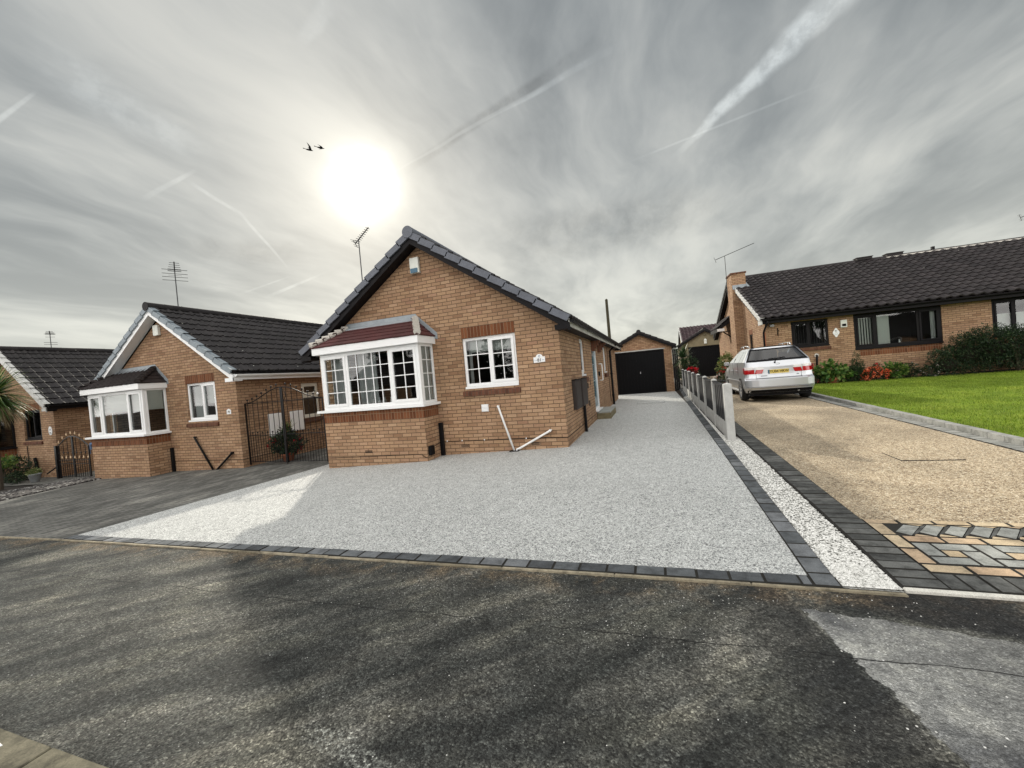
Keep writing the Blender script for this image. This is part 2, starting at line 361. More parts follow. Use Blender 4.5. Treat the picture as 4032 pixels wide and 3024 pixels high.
M_tan=agg('tan_resin_bound',[(0,(.09,.06,.035)),(.25,(.25,.18,.11)),(.5,(.48,.38,.25)),(.8,(.68,.58,.42)),(1,(.82,.75,.60))],105,bigs=.9,blotch=(.38,.6))
M_gravelbed=agg('white_gravel_bed',[(0,(.22,.22,.20)),(.5,(.48,.48,.45)),(1,(.75,.75,.71))],60)
def stonemat(t):
    i=isl(t); return bsdf(t,t.ramp(i,[(0,(.24,.24,.22)),(.2,(.50,.50,.47)),(.6,(.72,.72,.69)),(1,(.86,.86,.83))]),.8,t.noise(obj(t),80,3),.3,.002)
M_stones=mat('white_limestone_chips',stonemat)
M_dstones=mat('grey_cobbles',lambda t:bsdf(t,t.ramp(isl(t),[(0,(.015,.014,.014)),(.6,(.05,.045,.045)),(.85,(.14,.13,.12)),(1,(.42,.42,.40))]),.8,t.noise(obj(t),60,3),.3,.003))
def blockmat(name,stops,dirt=.5):
    def f(t):
        p=pos(t); i=isl(t); n1=t.noise(p,9,5,.68); n2=t.noise(p,150,3,.7)
        col=t.ramp(i,stops); col=t.mix(dirt,col,t.ramp(n1,[(.35,.45),(.52,1.0),(.7,1.35)]),'MULTIPLY'); col=t.mix(.6,col,t.ramp(n2,[(.3,.6),(.7,1.5)]),'MULTIPLY')
        return bsdf(t,col,.82,t.m('ADD',n2,n1),.4,.004,spec=.3)
    return mat(name,f)
M_joint=simple('dark_joint_sand',(.022,.021,.018),.95,.3,30)
M_char=blockmat('charcoal_block',[(0,(.062,.068,.074)),(.5,(.105,.115,.122)),(1,(.17,.18,.19))],.8)
M_dark=blockmat('dark_weathered_block',[(0,(.045,.047,.045)),(.5,(.085,.088,.085)),(1,(.13,.133,.127))],.95)
M_gpav=blockmat('grey_block',[(0,(.21,.22,.21)),(1,(.33,.34,.32))],.7)
M_buffb=blockmat('buff_block',[(0,(.40,.31,.20)),(.5,(.50,.41,.28)),(1,(.42,.30,.20))],.7)
M_kerb=blockmat('grey_kerb_block',[(0,(.23,.235,.22)),(1,(.33,.33,.31))],.6)
def asphalt(t):
    p=t.v('MULTIPLY',pos(t),(1,1,0)); 
    st=t.map(t.map(p,rot=(0,0,R(-38))),(.55,2.4,1))
    a=t.noise(st,1.1,6,.66,.5); b=t.noise(p,3.2,6,.7,.3); c=t.noise(p,45,4,.75); g=t.n('ShaderNodeTexVoronoi',i_Vector=p,i_Scale=120)
    fine=t.n('ShaderNodeSeparateColor',i_0=g.outputs['Color']).outputs[0]
    base=t.ramp(a,[(.28,(.026,.028,.027)),(.44,(.058,.061,.056)),(.58,(.108,.108,.095)),(.74,(.21,.205,.18))])
    bl=t.noise(t.map(t.map(p,rot=(0,0,R(-38))),(.7,1.5,1)),1.9,5,.65,.2)
    base=t.mix(.85,base,t.ramp(bl,[(.34,(.38,.41,.42)),(.5,1.0),(.66,(1.6,1.55,1.42))]),'MULTIPLY')
    base=t.mix(.75,base,t.ramp(b,[(.3,.50),(.5,1.0),(.7,1.55)]),'MULTIPLY')
    # brown algae strip next to the edging
    sy=t.n('ShaderNodeSeparateXYZ',i_0=p); nz=t.m('MULTIPLY',t.m('SUBTRACT',t.noise(p,2.6,5,.65),.5),.55)
    yw=t.m('ADD',sy.outputs[1],nz); strip=t.ss(yw,-5.12,-4.86)
    base=t.mix(t.m('MULTIPLY',strip,t.m('MULTIPLY',t.ss(b,.42,.62),.75)),base,(.17,.125,.075))
    # pale repair with a ragged edge on the right, dark wet stain beside it
    ex=t.m('ADD',sy.outputs[0],t.m('MULTIPLY',t.m('SUBTRACT',t.noise(p,5,6,.72),.5),.20)); ey=t.m('ADD',sy.outputs[1],t.m('MULTIPLY',t.m('SUBTRACT',t.noise(p,4.3,6,.7),.5),.16))
    # edge line of the repair runs from (2.50,-5.05) to (2.38,-6.2); its top is at y=-5.05
    el=t.m('SUBTRACT',ex,t.m('SUBTRACT',2.50,t.m('MULTIPLY',t.m('ADD',ey,5.40),.24)))
    top=t.m('ADD',t.m('MULTIPLY',t.m('SUBTRACT',ex,2.55),-.17),-5.04)
    pm=t.m('MULTIPLY',t.ss(el,0,.012),t.ss(t.m('SUBTRACT',top,ey),0,.012))
    pale=t.ramp(t.noise(p,7,5,.65),[(.3,(.17,.173,.168)),(.5,(.28,.283,.270)),(.7,(.42,.42,.385))])
    pale=t.mix(t.ss(t.noise(p,1.4,3,.5),.52,.66),pale,(.07,.073,.078))
    pale=t.mix(.8,pale,t.ramp(el,[(0,1.4),(.35,1.0),(1,.55)]),'MULTIPLY'); base=t.mix(pm,base,pale)
    wl=t.m('MULTIPLY',t.ss(t.m('SUBTRACT',ey,top),0,.06),t.ss(ex,2.6,2.95)); wl=t.m('MULTIPLY',wl,t.m('SUBTRACT',1,t.ss(ex,3.35,3.6)))
    dk=t.m('MULTIPLY',t.m('MULTIPLY',t.ss(ex,2.02,2.35),t.m('SUBTRACT',1,t.ss(el,-.05,.0))),.55)
    base=t.mix(t.m('MAXIMUM',t.m('MULTIPLY',wl,.85),dk),base,(.012,.013,.015))
    # crack parallel to the edging
    cy=t.m('ADD',sy.outputs[1],t.m('MULTIPLY',t.noise(p,3,4,.6),.09)); cr=t.m('SUBTRACT',1,t.ss(t.m('ABSOLUTE',t.m('ADD',cy,t.m('ADD',5.42,t.m('MULTIPLY',sy.outputs[0],-.01)))),.001,.007)); 
    base=t.mix(t.m('MULTIPLY',cr,t.ss(t.noise(p,1.5,2),.42,.52)),base,(.008,.008,.008))
    # pale arc of old mortar
    ad=t.m('ABSOLUTE',t.m('SUBTRACT',t.v('DISTANCE',t.v('ADD',p,t.v('SCALE',t.noise(p,4,3,.6,0,1),sc=.1)),(.15,-7.15,0)),.78))
    base=t.mix(t.m('MULTIPLY',t.m('MULTIPLY',t.m('SUBTRACT',1,t.ss(ad,.02,.07)),t.ss(c,.42,.62)),t.m('MULTIPLY',t.ss(sy.outputs[0],.0,.15),.7)),base,(.30,.31,.28))
    fq=t.m('SUBTRACT',1,t.m('MULTIPLY',pm,.55)); sp=t.ramp(fine,[(.0,.30),(.5,.95),(.86,1.4),(.97,2.6)]); base=t.mix(t.m('MULTIPLY',fq,.9),base,sp,'MULTIPLY'); base=t.mix(t.m('MULTIPLY',fq,.85),base,t.ramp(c,[(.32,.35),(.5,1.0),(.68,1.9)]),'MULTIPLY')
    pit=t.noise(p,17,5,.7,.6); base=t.mix(t.m('MULTIPLY',fq,.8),base,t.ramp(pit,[(.34,.30),(.44,.95),(.62,1.1),(.74,1.7)]),'MULTIPLY')
    h=t.m('ADD',t.m('MULTIPLY',g.outputs['Distance'],-.8),t.m('ADD',c,t.m('MULTIPLY',b,1.5)))
    return bsdf(t,base,.82,h,1.0,.012,spec=.35)
M_asph=mat('worn_asphalt',asphalt)
def blockdrive(t):
    p=t.v('MULTIPLY',pos(t),(1,1,0)); pr=t.map(p,rot=(0,0,R(90)))
    b=t.n('ShaderNodeTexBrick',i_Vector=pr)
    for a,v in (('Color1',0.),('Color2',1.),('Mortar',.5),('Scale',1.),('Mortar Size',.007),('Mortar Smooth',.3),('Brick Width',.21),('Row Height',.105)): t.set(b.inputs[a],v)
    n=t.noise(t.map(p,(1,.5,1),rot=(0,0,R(20))),1.6,6,.65,.4); n2=t.noise(p,24,4,.7)
    base=t.ramp(n,[(.3,(.055,.056,.051)),(.52,(.12,.12,.11)),(.72,(.23,.225,.20))]); base=t.mix(.7,base,t.ramp(b.outputs[0],[(0,.5),(1,1.5)]),'MULTIPLY')
    base=t.mix(.6,base,t.ramp(n2,[(.3,.5),(.7,1.6)]),'MULTIPLY'); base=t.mix(t.m('MULTIPLY',b.outputs[1],.85),base,(.02,.02,.017))
    return bsdf(t,base,.8,t.m('ADD',t.m('SUBTRACT',1,b.outputs[1]),n2),.5,.006)
M_bdrive=mat('dark_block_drive',blockdrive)
def grassground(t):
    p=pos(t); n=t.noise(p,1.2,4,.6); n2=t.noise(p,40,4,.7); st=t.noise(t.map(p,(1,.15,1),rot=(0,0,R(-50))),1.4,2)
    c=t.ramp(n,[(.3,(.09,.15,.008)),(.55,(.16,.24,.015)),(.75,(.26,.31,.035))]); c=t.mix(.6,c,t.ramp(n2,[(.3,.45),(.7,1.6)]),'MULTIPLY'); c=t.mix(.3,c,t.ramp(st,[(.4,.8),(.6,1.25)]),'MULTIPLY')
    return bsdf(t,c,.8,n2,.9,.02,spec=.2)
M_lawn=mat('lawn_turf',grassground)
def leafmat(name,stops,rough=.45,trans=.25,patch=None):
    def f(t):
        c=t.ramp(isl(t),stops); c=t.mix(.4,c,t.ramp(t.noise(obj(t),3,3),[(.3,.5),(.7,1.5)]),'MULTIPLY')
        a=bsdf(t,c,rough,spec=.35); tl=t.n('ShaderNodeBsdfTranslucent',i_Color=c)
        return t.n('ShaderNodeMixShader',i_0=trans,i_1=a,i_2=tl.outputs[0]).outputs[0]
    return mat(name,f)
M_blade=leafmat('grass_blade',[(0,(.07,.13,.008)),(.5,(.18,.26,.02)),(1,(.34,.40,.08))],.6,.35)
M_bush=leafmat('dark_bush_leaf',[(0,(.004,.012,.005)),(.6,(.013,.034,.011)),(.9,(.035,.070,.024)),(1,(.12,.16,.08))],.5,.15)
M_conif=leafmat('conifer_leaf',[(0,(.010,.026,.009)),(.7,(.022,.052,.016)),(1,(.05,.085,.025))],.6,.1)
M_hosta=leafmat('broad_green_leaf',[(0,(.03,.09,.015)),(.6,(.08,.17,.03)),(1,(.26,.32,.09))],.4,.3)
M_palm=leafmat('cordyline_leaf',[(0,(.025,.060,.016)),(.6,(.07,.14,.03)),(.85,(.18,.25,.07)),(1,(.38,.42,.17))],.4,.25)
M_yucca=leafmat('yucca_leaf',[(0,(.015,.035,.012)),(.7,(.04,.085,.03)),(1,(.22,.26,.16))],.4,.2)
M_orange=leafmat('coral_petal',[(0,(.45,.05,.02)),(.6,(.70,.13,.05)),(1,(.80,.28,.14))],.6,.3)
M_redfl=leafmat('red_petal',[(0,(.30,.003,.008)),(1,(.60,.015,.03))],.6,.3)
M_pinkfl=leafmat('pale_petal',[(0,(.55,.50,.46)),(1,(.75,.62,.62))],.6,.3)
M_deadleaf=leafmat('dry_leaf',[(0,(.16,.12,.06)),(1,(.34,.28,.16))],.7,.2)
M_climb=leafmat('yellow_green_leaf',[(0,(.05,.09,.02)),(.6,(.14,.19,.05)),(1,(.36,.36,.16))],.5,.3)
M_bark=simple('bark',(.07,.055,.04),.95,.4,14,bs=.8)

# ---------------------------------------------------------------- ground height
XS=[-60,-17.84,-14.2,-11.6,-8.79,-5.39,-2.8,0,3]; ZS=[-1.6,-.62,-.50,-.425,-.355,-.27,-.143,-.04,-.04]
FX=[-60,-17.8,-12.5,-5.9,2.6,60]; FZ=[-1.2,-.50,-.36,-.205,-.10,-.10]
def g(x,y):
    fz=float(np.interp(x,FX,FZ))
    if y<=-4.75: return fz
    t=min(1,(y+4.75)/4.15)
    if x<0:
        b=float(np.interp(x,XS,ZS))+max(0,y)*.0033; return fz+(b-fz)*t
    ye=max(y,-.6); zl=-.04+.0033*min(ye,16) if ye>0 else -.04; zr=-.032+.0144*ye
    k=min(1,max(0,(x-2.72)/.16)); z=zl+(zr-zl)*k; z=fz+(z-fz)*t
    if y>23: z=zl+(.3-zl)*k
    return z
def sheet(name,m,xl,xr,y0,y1,nx,ny,off=0.,kind='structure',label=None):
    mb=MB(); L=xl if callable(xl) else (lambda y:xl); Rr=xr if callable(xr) else (lambda y:xr)
    def fn(a,b):
        y=y0+(y1-y0)*b; x=L(y)+(Rr(y)-L(y))*a; return (x,y,g(x,y)+off)
    mb.grid(fn,nx,ny); o=mb.build(name,m,smooth=True); o['kind']=kind
    return o
def terrain():
    mb=MB(); xs=sorted(set(list(np.linspace(-24,8,65))+[-800,-300,-120,-60,-40,20,40,60,120,300,800])); ys=sorted(set(list(np.linspace(-5,26,63))+[-800,-200,-60,-20,40,60,120,300,900]))
    b=len(mb.v)
    for y in ys:
        for x in xs: mb.v.append((x,y,g(x,y)-.03 if y>-4.9 else g(x,y)-.20))
    n=len(xs)
    for j in range(len(ys)-1):
        for i in range(n-1):
            a=j*n+i; mb.f.append((a,a+1,a+n+1,a+n)); mb.uv.append(None); mb.mi.append(0)
    return mb.build('ground',M_soil,kind='structure')
terrain()
XB=lambda y:2.565+.008*(y+4.7)
sheet('resin_driveway',M_resin,-5.9,XB,-4.63,14.2,40,90)
sheet('neighbour_driveway',M_tan,3.28,5.84,-3.55,22.95,12,60)
sheet('footpath',M_asph,-40,14,-6.82,-4.752,60,14,off=-.010)
sheet('road',M_asph,-60,30,-16,-6.90,50,4,off=-.10)
sheet('block_paved_driveway',M_bdrive,lambda y:-12.9-.405*(y+2.94),-5.9,-4.77,2.6,30,30)
sheet('garden_path',M_bdrive,-22,lambda y:-13.9-.1*(y+1),-1.0,3,20,8)
sheet('gravel_bed',M_gravelbed,lambda y:XB(y)+.15,lambda y:3.035 if y<.6 else 2.83,-4.74,13.9,4,60,off=-.012)
sheet('lawn',M_lawn,6.17,20,-4.7,10.45,24,24,off=.05)
sheet('flower_bed',M_soil,6.05,20,10.46,11.2,24,3,off=.045)
sheet('back_yard',M_paving,-.6,3,14.2,30,4,4,off=-.01)

# blocks ------------------------------------------------------------------
def block(mb,p,z0,z1,ch=.005,dirty=False):
    # p: 4 plan corners ccw, zoff heights above ground
    cx=sum(q[0] for q in p)/len(p); cy=sum(q[1] for q in p)/len(p); n=len(p)
    def ins(q,d):
        v=Vector((cx-q[0],cy-q[1])); L=v.length; v=v/L*min(d*1.4,L*.5); return (q[0]+v.x,q[1]+v.y)
    dz=rnd.uniform(-.0025,.0025)
    zc=g(cx,cy); tilt=(rnd.uniform(-.004,.004),rnd.uniform(-.004,.004))
    zf=lambda q,z:g(q[0],q[1])+z+dz+tilt[0]*(q[0]-cx)+tilt[1]*(q[1]-cy)
    A=[(q[0],q[1],zf(q,z0)) for q in p]; B=[(q[0],q[1],zf(q,z1-ch)) for q in p]; T=[(*ins(q,ch),zf(q,z1)) for q in p]
    fs=[tuple(2*n+i for i in range(n))]
    for i in range(n):
        j=(i+1)%n; fs+=[(i,j,n+j,n+i),(n+i,n+j,2*n+j,2*n+i)]
    k0=len(mb.mi); mb.add(A+B+T,fs)
    if z1==.009:
        for q in range(k0+1,len(mb.mi)): mb.mi[q]=1
def rblock(mb,x0,x1,y0,y1,z0=-.03,z1=.004,gap=.0055): block(mb,[(x0+gap,y0+gap),(x1-gap,y0+gap),(x1-gap,y1-gap),(x0+gap,y1-gap)],z0,z1)
mb=MB(); x=-5.9
while x<2.55:
    x2=min(x+.21,2.56); rblock(mb,x,x2,-4.77,-4.635,gap=.004,z1=.009); x+=.21
sheet('front_joint_sand',M_joint,-5.9,2.72,-4.772,-4.632,60,2,off=.0025)
mb.build('front_border_paving',[M_char,M_joint],kind='structure')
mb=MB(); y=-4.77; 
while y<14:
    l=.165 if (int((y+5)*3)%5==0) else .235
    xa=XB(y); block(mb,[(xa+.003,y+.0045),(xa+.145,y+.0045),(XB(y+l)+.145,y+l-.0045),(XB(y+l)+.003,y+l-.0045)],-.03,.009,.005); y+=l
sheet('side_joint_sand',M_joint,XB,lambda y:XB(y)+.148,-4.77,14,2,60,off=.0025)
mb.build('side_border_paving',[M_char,M_joint],kind='structure')
mb=MB(); y=-4.70
while y<14: rblock(mb,3.04,3.285,y,y+.115,gap=.006,z1=.009); y+=.115
sheet('border_joint_sand',M_joint,3.035,3.285,-4.7,14,2,60,off=.0025); mb.build('neighbour_border_paving',[M_dark,M_joint],kind='structure')
J=dict(gap=.005,z1=.009)
mb=MB(); mg=MB(); mbf=MB(); x=3.275
while x<6.9: rblock(mb,x,x+.115,-4.705,-4.497,**J); x+=.115
x=3.28
while x<6.9:
    rblock(mbf,x,x+.232,-4.492,-4.375,**J); rblock(mbf,x,x+.232,-3.645,-3.555,**J); 
    if x>3.3: rblock(mbf,x-.12,x+.112,-4.012,-3.898,**J)
    x+=.232
for k in range(3): rblock(mbf,3.28,3.39,-4.372+.242*k,-4.372+.242*(k+1),**J)
x=3.395; U=.114
while x<6.8:
    rblock(mg,x,x+U,-4.016-2*U,-4.016,**J); rblock(mg,x+U,x+3*U,-4.016-U,-4.016,**J); rblock(mg,x+2*U,x+3*U,-4.016-3*U,-4.016-U,**J); rblock(mg,x,x+2*U,-4.016-3*U,-4.016-2*U,**J); rblock(mbf,x+U,x+2*U,-4.016-2*U,-4.016-U,**J); x+=3*U
x=3.40
while x<6.85:
    D_=[(x,-3.82),(x+.073,-3.889),(x+.217,-3.690),(x+.125,-3.656)]; block(mg,D_,-.03,.009)
    block(mbf,[(x+.142,-3.651),(x+.262,-3.651),(x+.219,-3.681)],-.03,.009,.003); block(mb,[(x+.080,-3.885),(x+.152,-3.822),(x+.268,-3.662),(x+.222,-3.688)],-.03,.009,.003); block(mbf,[(x+.085,-3.893),(x+.205,-3.893),(x+.113,-3.845)],-.03,.009,.003); x+=.150
mb.build('apron_edge_paving',[M_dark,M_joint],kind='structure'); mg.build('apron_grey_paving',[M_gpav,M_joint],kind='structure'); mbf.build('apron_buff_paving',[M_buffb,M_joint],kind='structure')
sheet('apron_joint_sand',M_joint,3.28,7,-4.705,-3.55,8,6,off=.0025)
mb=MB(); y=-4.7
while y<9.6: rblock(mb,5.845,6.045,y,y+.105,gap=.005,z1=.009); y+=.105
sheet('lawn_joint_sand',M_joint,5.845,6.045,-4.7,9.6,2,50,off=.0025)
mb.build('lawn_side_paving',[M_kerb,M_joint],kind='structure')
mb=MB(); y=-4.7
while y<10.4: rblock(mb,6.05,6.165,y,y+.30,-.03,.085,.004); y+=.30
tag(mb.build('kerb_edging',M_kerb),'low grey stone kerb edging running beside the green lawn','kerb')
def edging(name,x0,x1,y0,y1,m,label,seg=.9,h=.004):
    mb=MB(); x=x0
    while x<x1-.01:
        x2=min(x+seg,x1); rblock(mb,x,x2,y0,y1,-.08,h,.002); x=x2
    return tag(mb.build(name,m),label,'kerb')
M_edge=blockmat('dirty_pale_concrete',[(0,(.22,.19,.13)),(1,(.34,.30,.22))],.9)
M_edgew=blockmat('pale_concrete',[(0,(.62,.61,.55)),(1,(.70,.68,.62))],.3)
edging('concrete_edging',-5.9,3.03,-4.802,-4.773,M_edge,'thin dirty concrete edging between charcoal setts and the footpath')
edging('concrete_edging',3.04,7.0,-4.752,-4.705,M_edgew,'white concrete edging in front of the patterned paving')
edging('concrete_edging',-14,-5.92,-4.80,-4.77,M_edge,'pale concrete edging in front of the dark block driveway')
mb=MB(); x=-9.03
while x<8: rblock(mb,x,x+.72,-6.945,-6.805,-.30,.014,.005); x+=.72
M_okerb=blockmat('mossy_brown_concrete',[(0,(.12,.11,.075)),(1,(.18,.165,.12))],.95)
tag(mb.build('road_kerb',M_okerb),'mossy concrete kerb at the near corner of the footpath','kerb')
mb=MB(); 
for k in range(1): block(mb,[(-1.50+k*.30,-6.895),(-1.40+k*.24,-6.90),(-1.39+k*.24,-6.865),(-1.48+k*.30,-6.855)],.010,.0165)
mb.build('road_marking',M_white,kind='structure')
# manhole outlines
def manhole(x0,x1,y0,y1,m,label):
    mb=MB(); w=.010
    t=thing('manhole_cover',label,'manhole cover',((x0+x1)/2,(y0+y1)/2,0))
    fm=MB(); X0,X1,Y0,Y1=x0-(x0+x1)/2,x1-(x0+x1)/2,y0-(y0+y1)/2,y1-(y0+y1)/2; z=g((x0+x1)/2,(y0+y1)/2)
    for a in ((X0,X1,Y0,Y0+w),(X0,X1,Y1-w,Y1),(X0,X0+w,Y0+w,Y1-w),(X1-w,X1,Y0+w,Y1-w)): fm.box(*a,z-.02,z+.003)
    fm.build('frame',M_black,t)
    p=MB(); p.box(X0+w,X1-w,Y0+w,Y1-w,z-.02,z+.006); p.build('lid',m,t)
manhole(4.50,5.12,-1.48,-.95,M_tan,'recessed manhole cover filled with tan resin, flush in the neighbour driveway')
manhole(.95,1.95,8.3,9.2,M_resin,'recessed cover in silver resin before the black garage door')
# ---------------------------------------------------------------- building helpers
def wall(mb,P,ub,ops,top,z0,rd=.10):
    us=sorted(set([round(u,4) for u in ub]+[round(q,4) for o in ops for q in o[:2]]))
    for a,b in zip(us,us[1:]):
        m=(a+b)/2; zs=z0
        for o in sorted([o for o in ops if o[0]-1e-4<m<o[1]+1e-4],key=lambda o:o[2]):
            if o[2]>zs: mb.face([P(a,zs,0),P(b,zs,0),P(b,o[2],0),P(a,o[2],0)])
            zs=o[3]
        mb.face([P(a,zs,0),P(b,zs,0),P(b,top(b),0),P(a,top(a),0)])
    for u0,u1,a,b in ops:
        for q in ([(u0,a),(u1,a)],[(u1,a),(u1,b)],[(u1,b),(u0,b)],[(u0,b),(u0,a)]):
            mb.face([P(*q[0],0),P(*q[1],0),P(*q[1],rd),P(*q[0],rd)])
def wbox(mb,P,u0,u1,z0,z1,d0,d1):
    mb.hexa([P(u0,z0,d0),P(u1,z0,d0),P(u1,z0,d1),P(u0,z0,d1),P(u0,z1,d0),P(u1,z1,d0),P(u1,z1,d1),P(u0,z1,d1)])
def window(parent,P,u0,u1,z0,z1,panels,fm,d=.05,fw=.06,cf=.045,sill=True,glass=None,th=.055,name='window',bw=.018):
    """panels: list of (share, casement?, cols, rows)"""
    f=MB(); gl=MB(); br=MB(); hasb=False
    zb=z0+(.05 if sill else 0)
    wbox(f,P,u0,u1,zb,zb+fw,d,d+th); wbox(f,P,u0,u1,z1-fw,z1,d,d+th); wbox(f,P,u0,u0+fw,zb+fw,z1-fw,d,d+th); wbox(f,P,u1-fw,u1,zb+fw,z1-fw,d,d+th)
    tot=sum(p[0] for p in panels); u=u0+fw*.5; span=u1-u0-fw; n=len(panels)
    for k,(sh,cas,co,ro) in enumerate(panels):
        ua=u; ub=u+span*sh/tot; u=ub
        if k<n-1: wbox(f,P,ub-fw*.45,ub+fw*.45,zb+fw,z1-fw,d+.001,d+th-.001)
        a=ua+fw*.5; b=ub-fw*.5; c0=zb+fw; c1=z1-fw
        if cas:
            e=.012; wbox(f,P,a-e,b+e,c0-e,c0+cf,d-.018,d+.02); wbox(f,P,a-e,b+e,c1-cf,c1+e,d-.018,d+.02); wbox(f,P,a-e,a+cf,c0+cf,c1-cf,d-.018,d+.02); wbox(f,P,b-cf,b+e,c0+cf,c1-cf,d-.018,d+.02)
            a+=cf; b-=cf; c0+=cf; c1-=cf
        gl.face([P(a-.01,c0-.01,d+.024),P(b+.01,c0-.01,d+.024),P(b+.01,c1+.01,d+.024),P(a-.01,c1+.01,d+.024)])
        for i in range(1,co): hasb=True; m=a+(b-a)*i/co; wbox(br,P,m-bw/2,m+bw/2,c0,c1,d+.012,d+.022)
        for i in range(1,ro): hasb=True; m=c0+(c1-c0)*i/ro; wbox(br,P,a,b,m-bw/2,m+bw/2,d+.0125,d+.0225)
    if sill: wbox(f,P,u0-.0,u1+.0,z0,z0+.048,d-.06,d+th)
    w=f.build(name,fm,parent,bevel=.004)
    gl.build('pane',glass or M_glass,w)
    if hasb and len(br.g)<4: br.build_each('glazing_bar',M_white,w)
    elif hasb: br.build('glazing_bars',M_white,w)
    return w
def tile_slope(mb,o,eu,ev,LU,LV,kind='roman',gauge=.345,t=.030,cut0=None,cut1=None,du=.3):
    o=Vector(o); eu=Vector(eu).normalized(); ev=Vector(ev).normalized(); n=eu.cross(ev); 
    if n.z<0: n=-n
    ns=10; nt=int(math.ceil(LU/du)); us=[]
    for i in range(nt):
        for k in range(ns): us.append((i+k/ns)*du)
    us=[u for u in us if u<LU]+[LU]
    def h(u):
        q=(u/du)%1
        if kind=='pan': return .050*(.5-.5*cos(2*PI*q))**1.3+.012*sin(2*PI*q)
        if kind=='plain': return .0
        return .036*math.exp(-((q-.5)/.11)**2)+.016*math.exp(-((q-.02)/.06)**2)+.012*math.exp(-((q-1.02)/.06)**2)
    nk=int(round(LV/gauge)); gg=LV/nk
    for k in range(nk):
        v0=k*gg; v1=(k+1)*gg+.02; ua=cut0(v0) if cut0 else 0; ub=cut1(v0) if cut1 else LU
        ul=[ua]+[u for u in us if ua<u<ub]+[ub]; jit=[rnd.uniform(-.003,.003) for _ in range(nt+2)]
        for a,b in zip(ul,ul[1:]):
            j=jit[int(a/du)]
            la=o+eu*a+ev*(v0+j)+n*(h(a)+t+j*.6); lb=o+eu*b+ev*(v0+j)+n*(h(b)+t+j*.6)
            ta=o+eu*a+ev*v1+n*(h(a)+.002); tb=o+eu*b+ev*v1+n*(h(b)+.002)
            mb.face([la,lb,tb,ta],[(a,v0+.001),(b,v0+.001),(b,v0+gg-.001),(a,v0+gg-.001)])
            mb.face([la-n*(t+.01),lb-n*(t+.01),lb,la],[(a,v0+.01)]*4)
def verge_run(mb,o,ev,out,n,LV,gauge=.345,h=.13,w=.13):
    o=Vector(o); ev=Vector(ev).normalized(); out=Vector(out).normalized(); n=Vector(n).normalized()
    nk=int(round(LV/gauge)); gg=LV/nk
    for k in range(nk):
        l=ev*gg*1.06+n*-.034
        a=o+ev*(k*gg)+n*(.044+rnd.uniform(-.003,.003)); 
        p=[a-n*h+out*.0,a-n*h+out*.035,a-n*h+l+out*.035,a-n*h+l]
        q=[a-out*w,a+out*.035,a+l+out*.035,a+l-out*w]
        mb.hexa([p[0],p[1],p[2],p[3],a,q[1],q[2],a+l])
        mb.hexa([a-out*w-n*.03,a-n*.03,a+l-n*.03,a+l-out*w-n*.03,a-out*w,a,a+l,a+l-out*w])
def ridge_run(mb,a,b,r=.12,seg=.45):
    a=Vector(a); b=Vector(b); d=(b-a); L=d.length; d.normalize(); s=d.cross(Vector((0,0,1))).normalized(); k=int(round(L/seg)); sg=L/k
    for i in range(k):
        p0=a+d*i*sg; p1=a+d*(i+1)*sg; rr=r*(1+rnd.uniform(-.02,.02)); n=9
        vs=[p+(s*cos(PI*(j/n)*1.12-.19)+Vector((0,0,1))*sin(PI*(j/n)*1.12-.19))*rr for p in (p0,p1) for j in range(n+1)]
        mb.add(vs,[(j,j+1,n+2+j,n+1+j) for j in range(n)])
        q=MB(); mb.tube([p1-d*.008,p1+d*.008],rr*1.03,12)
def disc(mb,c,ax,r,th,n=20):
    c=Vector(c); ax=Vector(ax).normalized(); mb.tube([c-ax*th/2,c+ax*th/2],r,n)
def aerial(parent,base,h,boomdir,L,ne,mat_=None,extra=None,name='tv_aerial',el=.22,tilt=.15):
    mb=MB(); b=Vector(base); mb.tube([b-Vector((0,0,.5)),b+Vector((0,0,h))],.014,6)
    d=Vector((boomdir[0],boomdir[1],tilt)).normalized(); s=d.cross(Vector((0,0,1))).normalized(); t=b+Vector((0,0,h))
    mb.tube([t-d*L*.25,t+d*L*.75],.015,6)
    for i in range(ne):
        q=t-d*L*.25+d*L*(i+.5)/ne; w=el*(1-.35*i/ne); mb.tube([q-s*w,q+s*w],.008,4)
    q=t-d*L*.25
    up=s.cross(d)
    for k in (-2,-1,1,2): mb.tube([q-s*el+up*.06*k,q+s*el+up*.06*k],.005,4)
    mb.tube([q-up*.14,q+up*.14],.008,4)
    if extra:
        for z,w in extra: mb.tube([t-s*w-Vector((0,0,z)),t+s*w-Vector((0,0,z))],.009,4)
    return mb.build(name,mat_ or M_steel,parent)
def wavy(mb,P,u0,u1,z0,z1,d,amp=.03,per=.13):
    n=max(4,int((u1-u0)/per*8)); mb.grid(lambda a,b:P(u0+(u1-u0)*a,z0+(z1-z0)*b,d+amp*sin(2*PI*(u0+(u1-u0)*a)/per+1.2*sin(7*a))*(1-.3*b)),n,3)

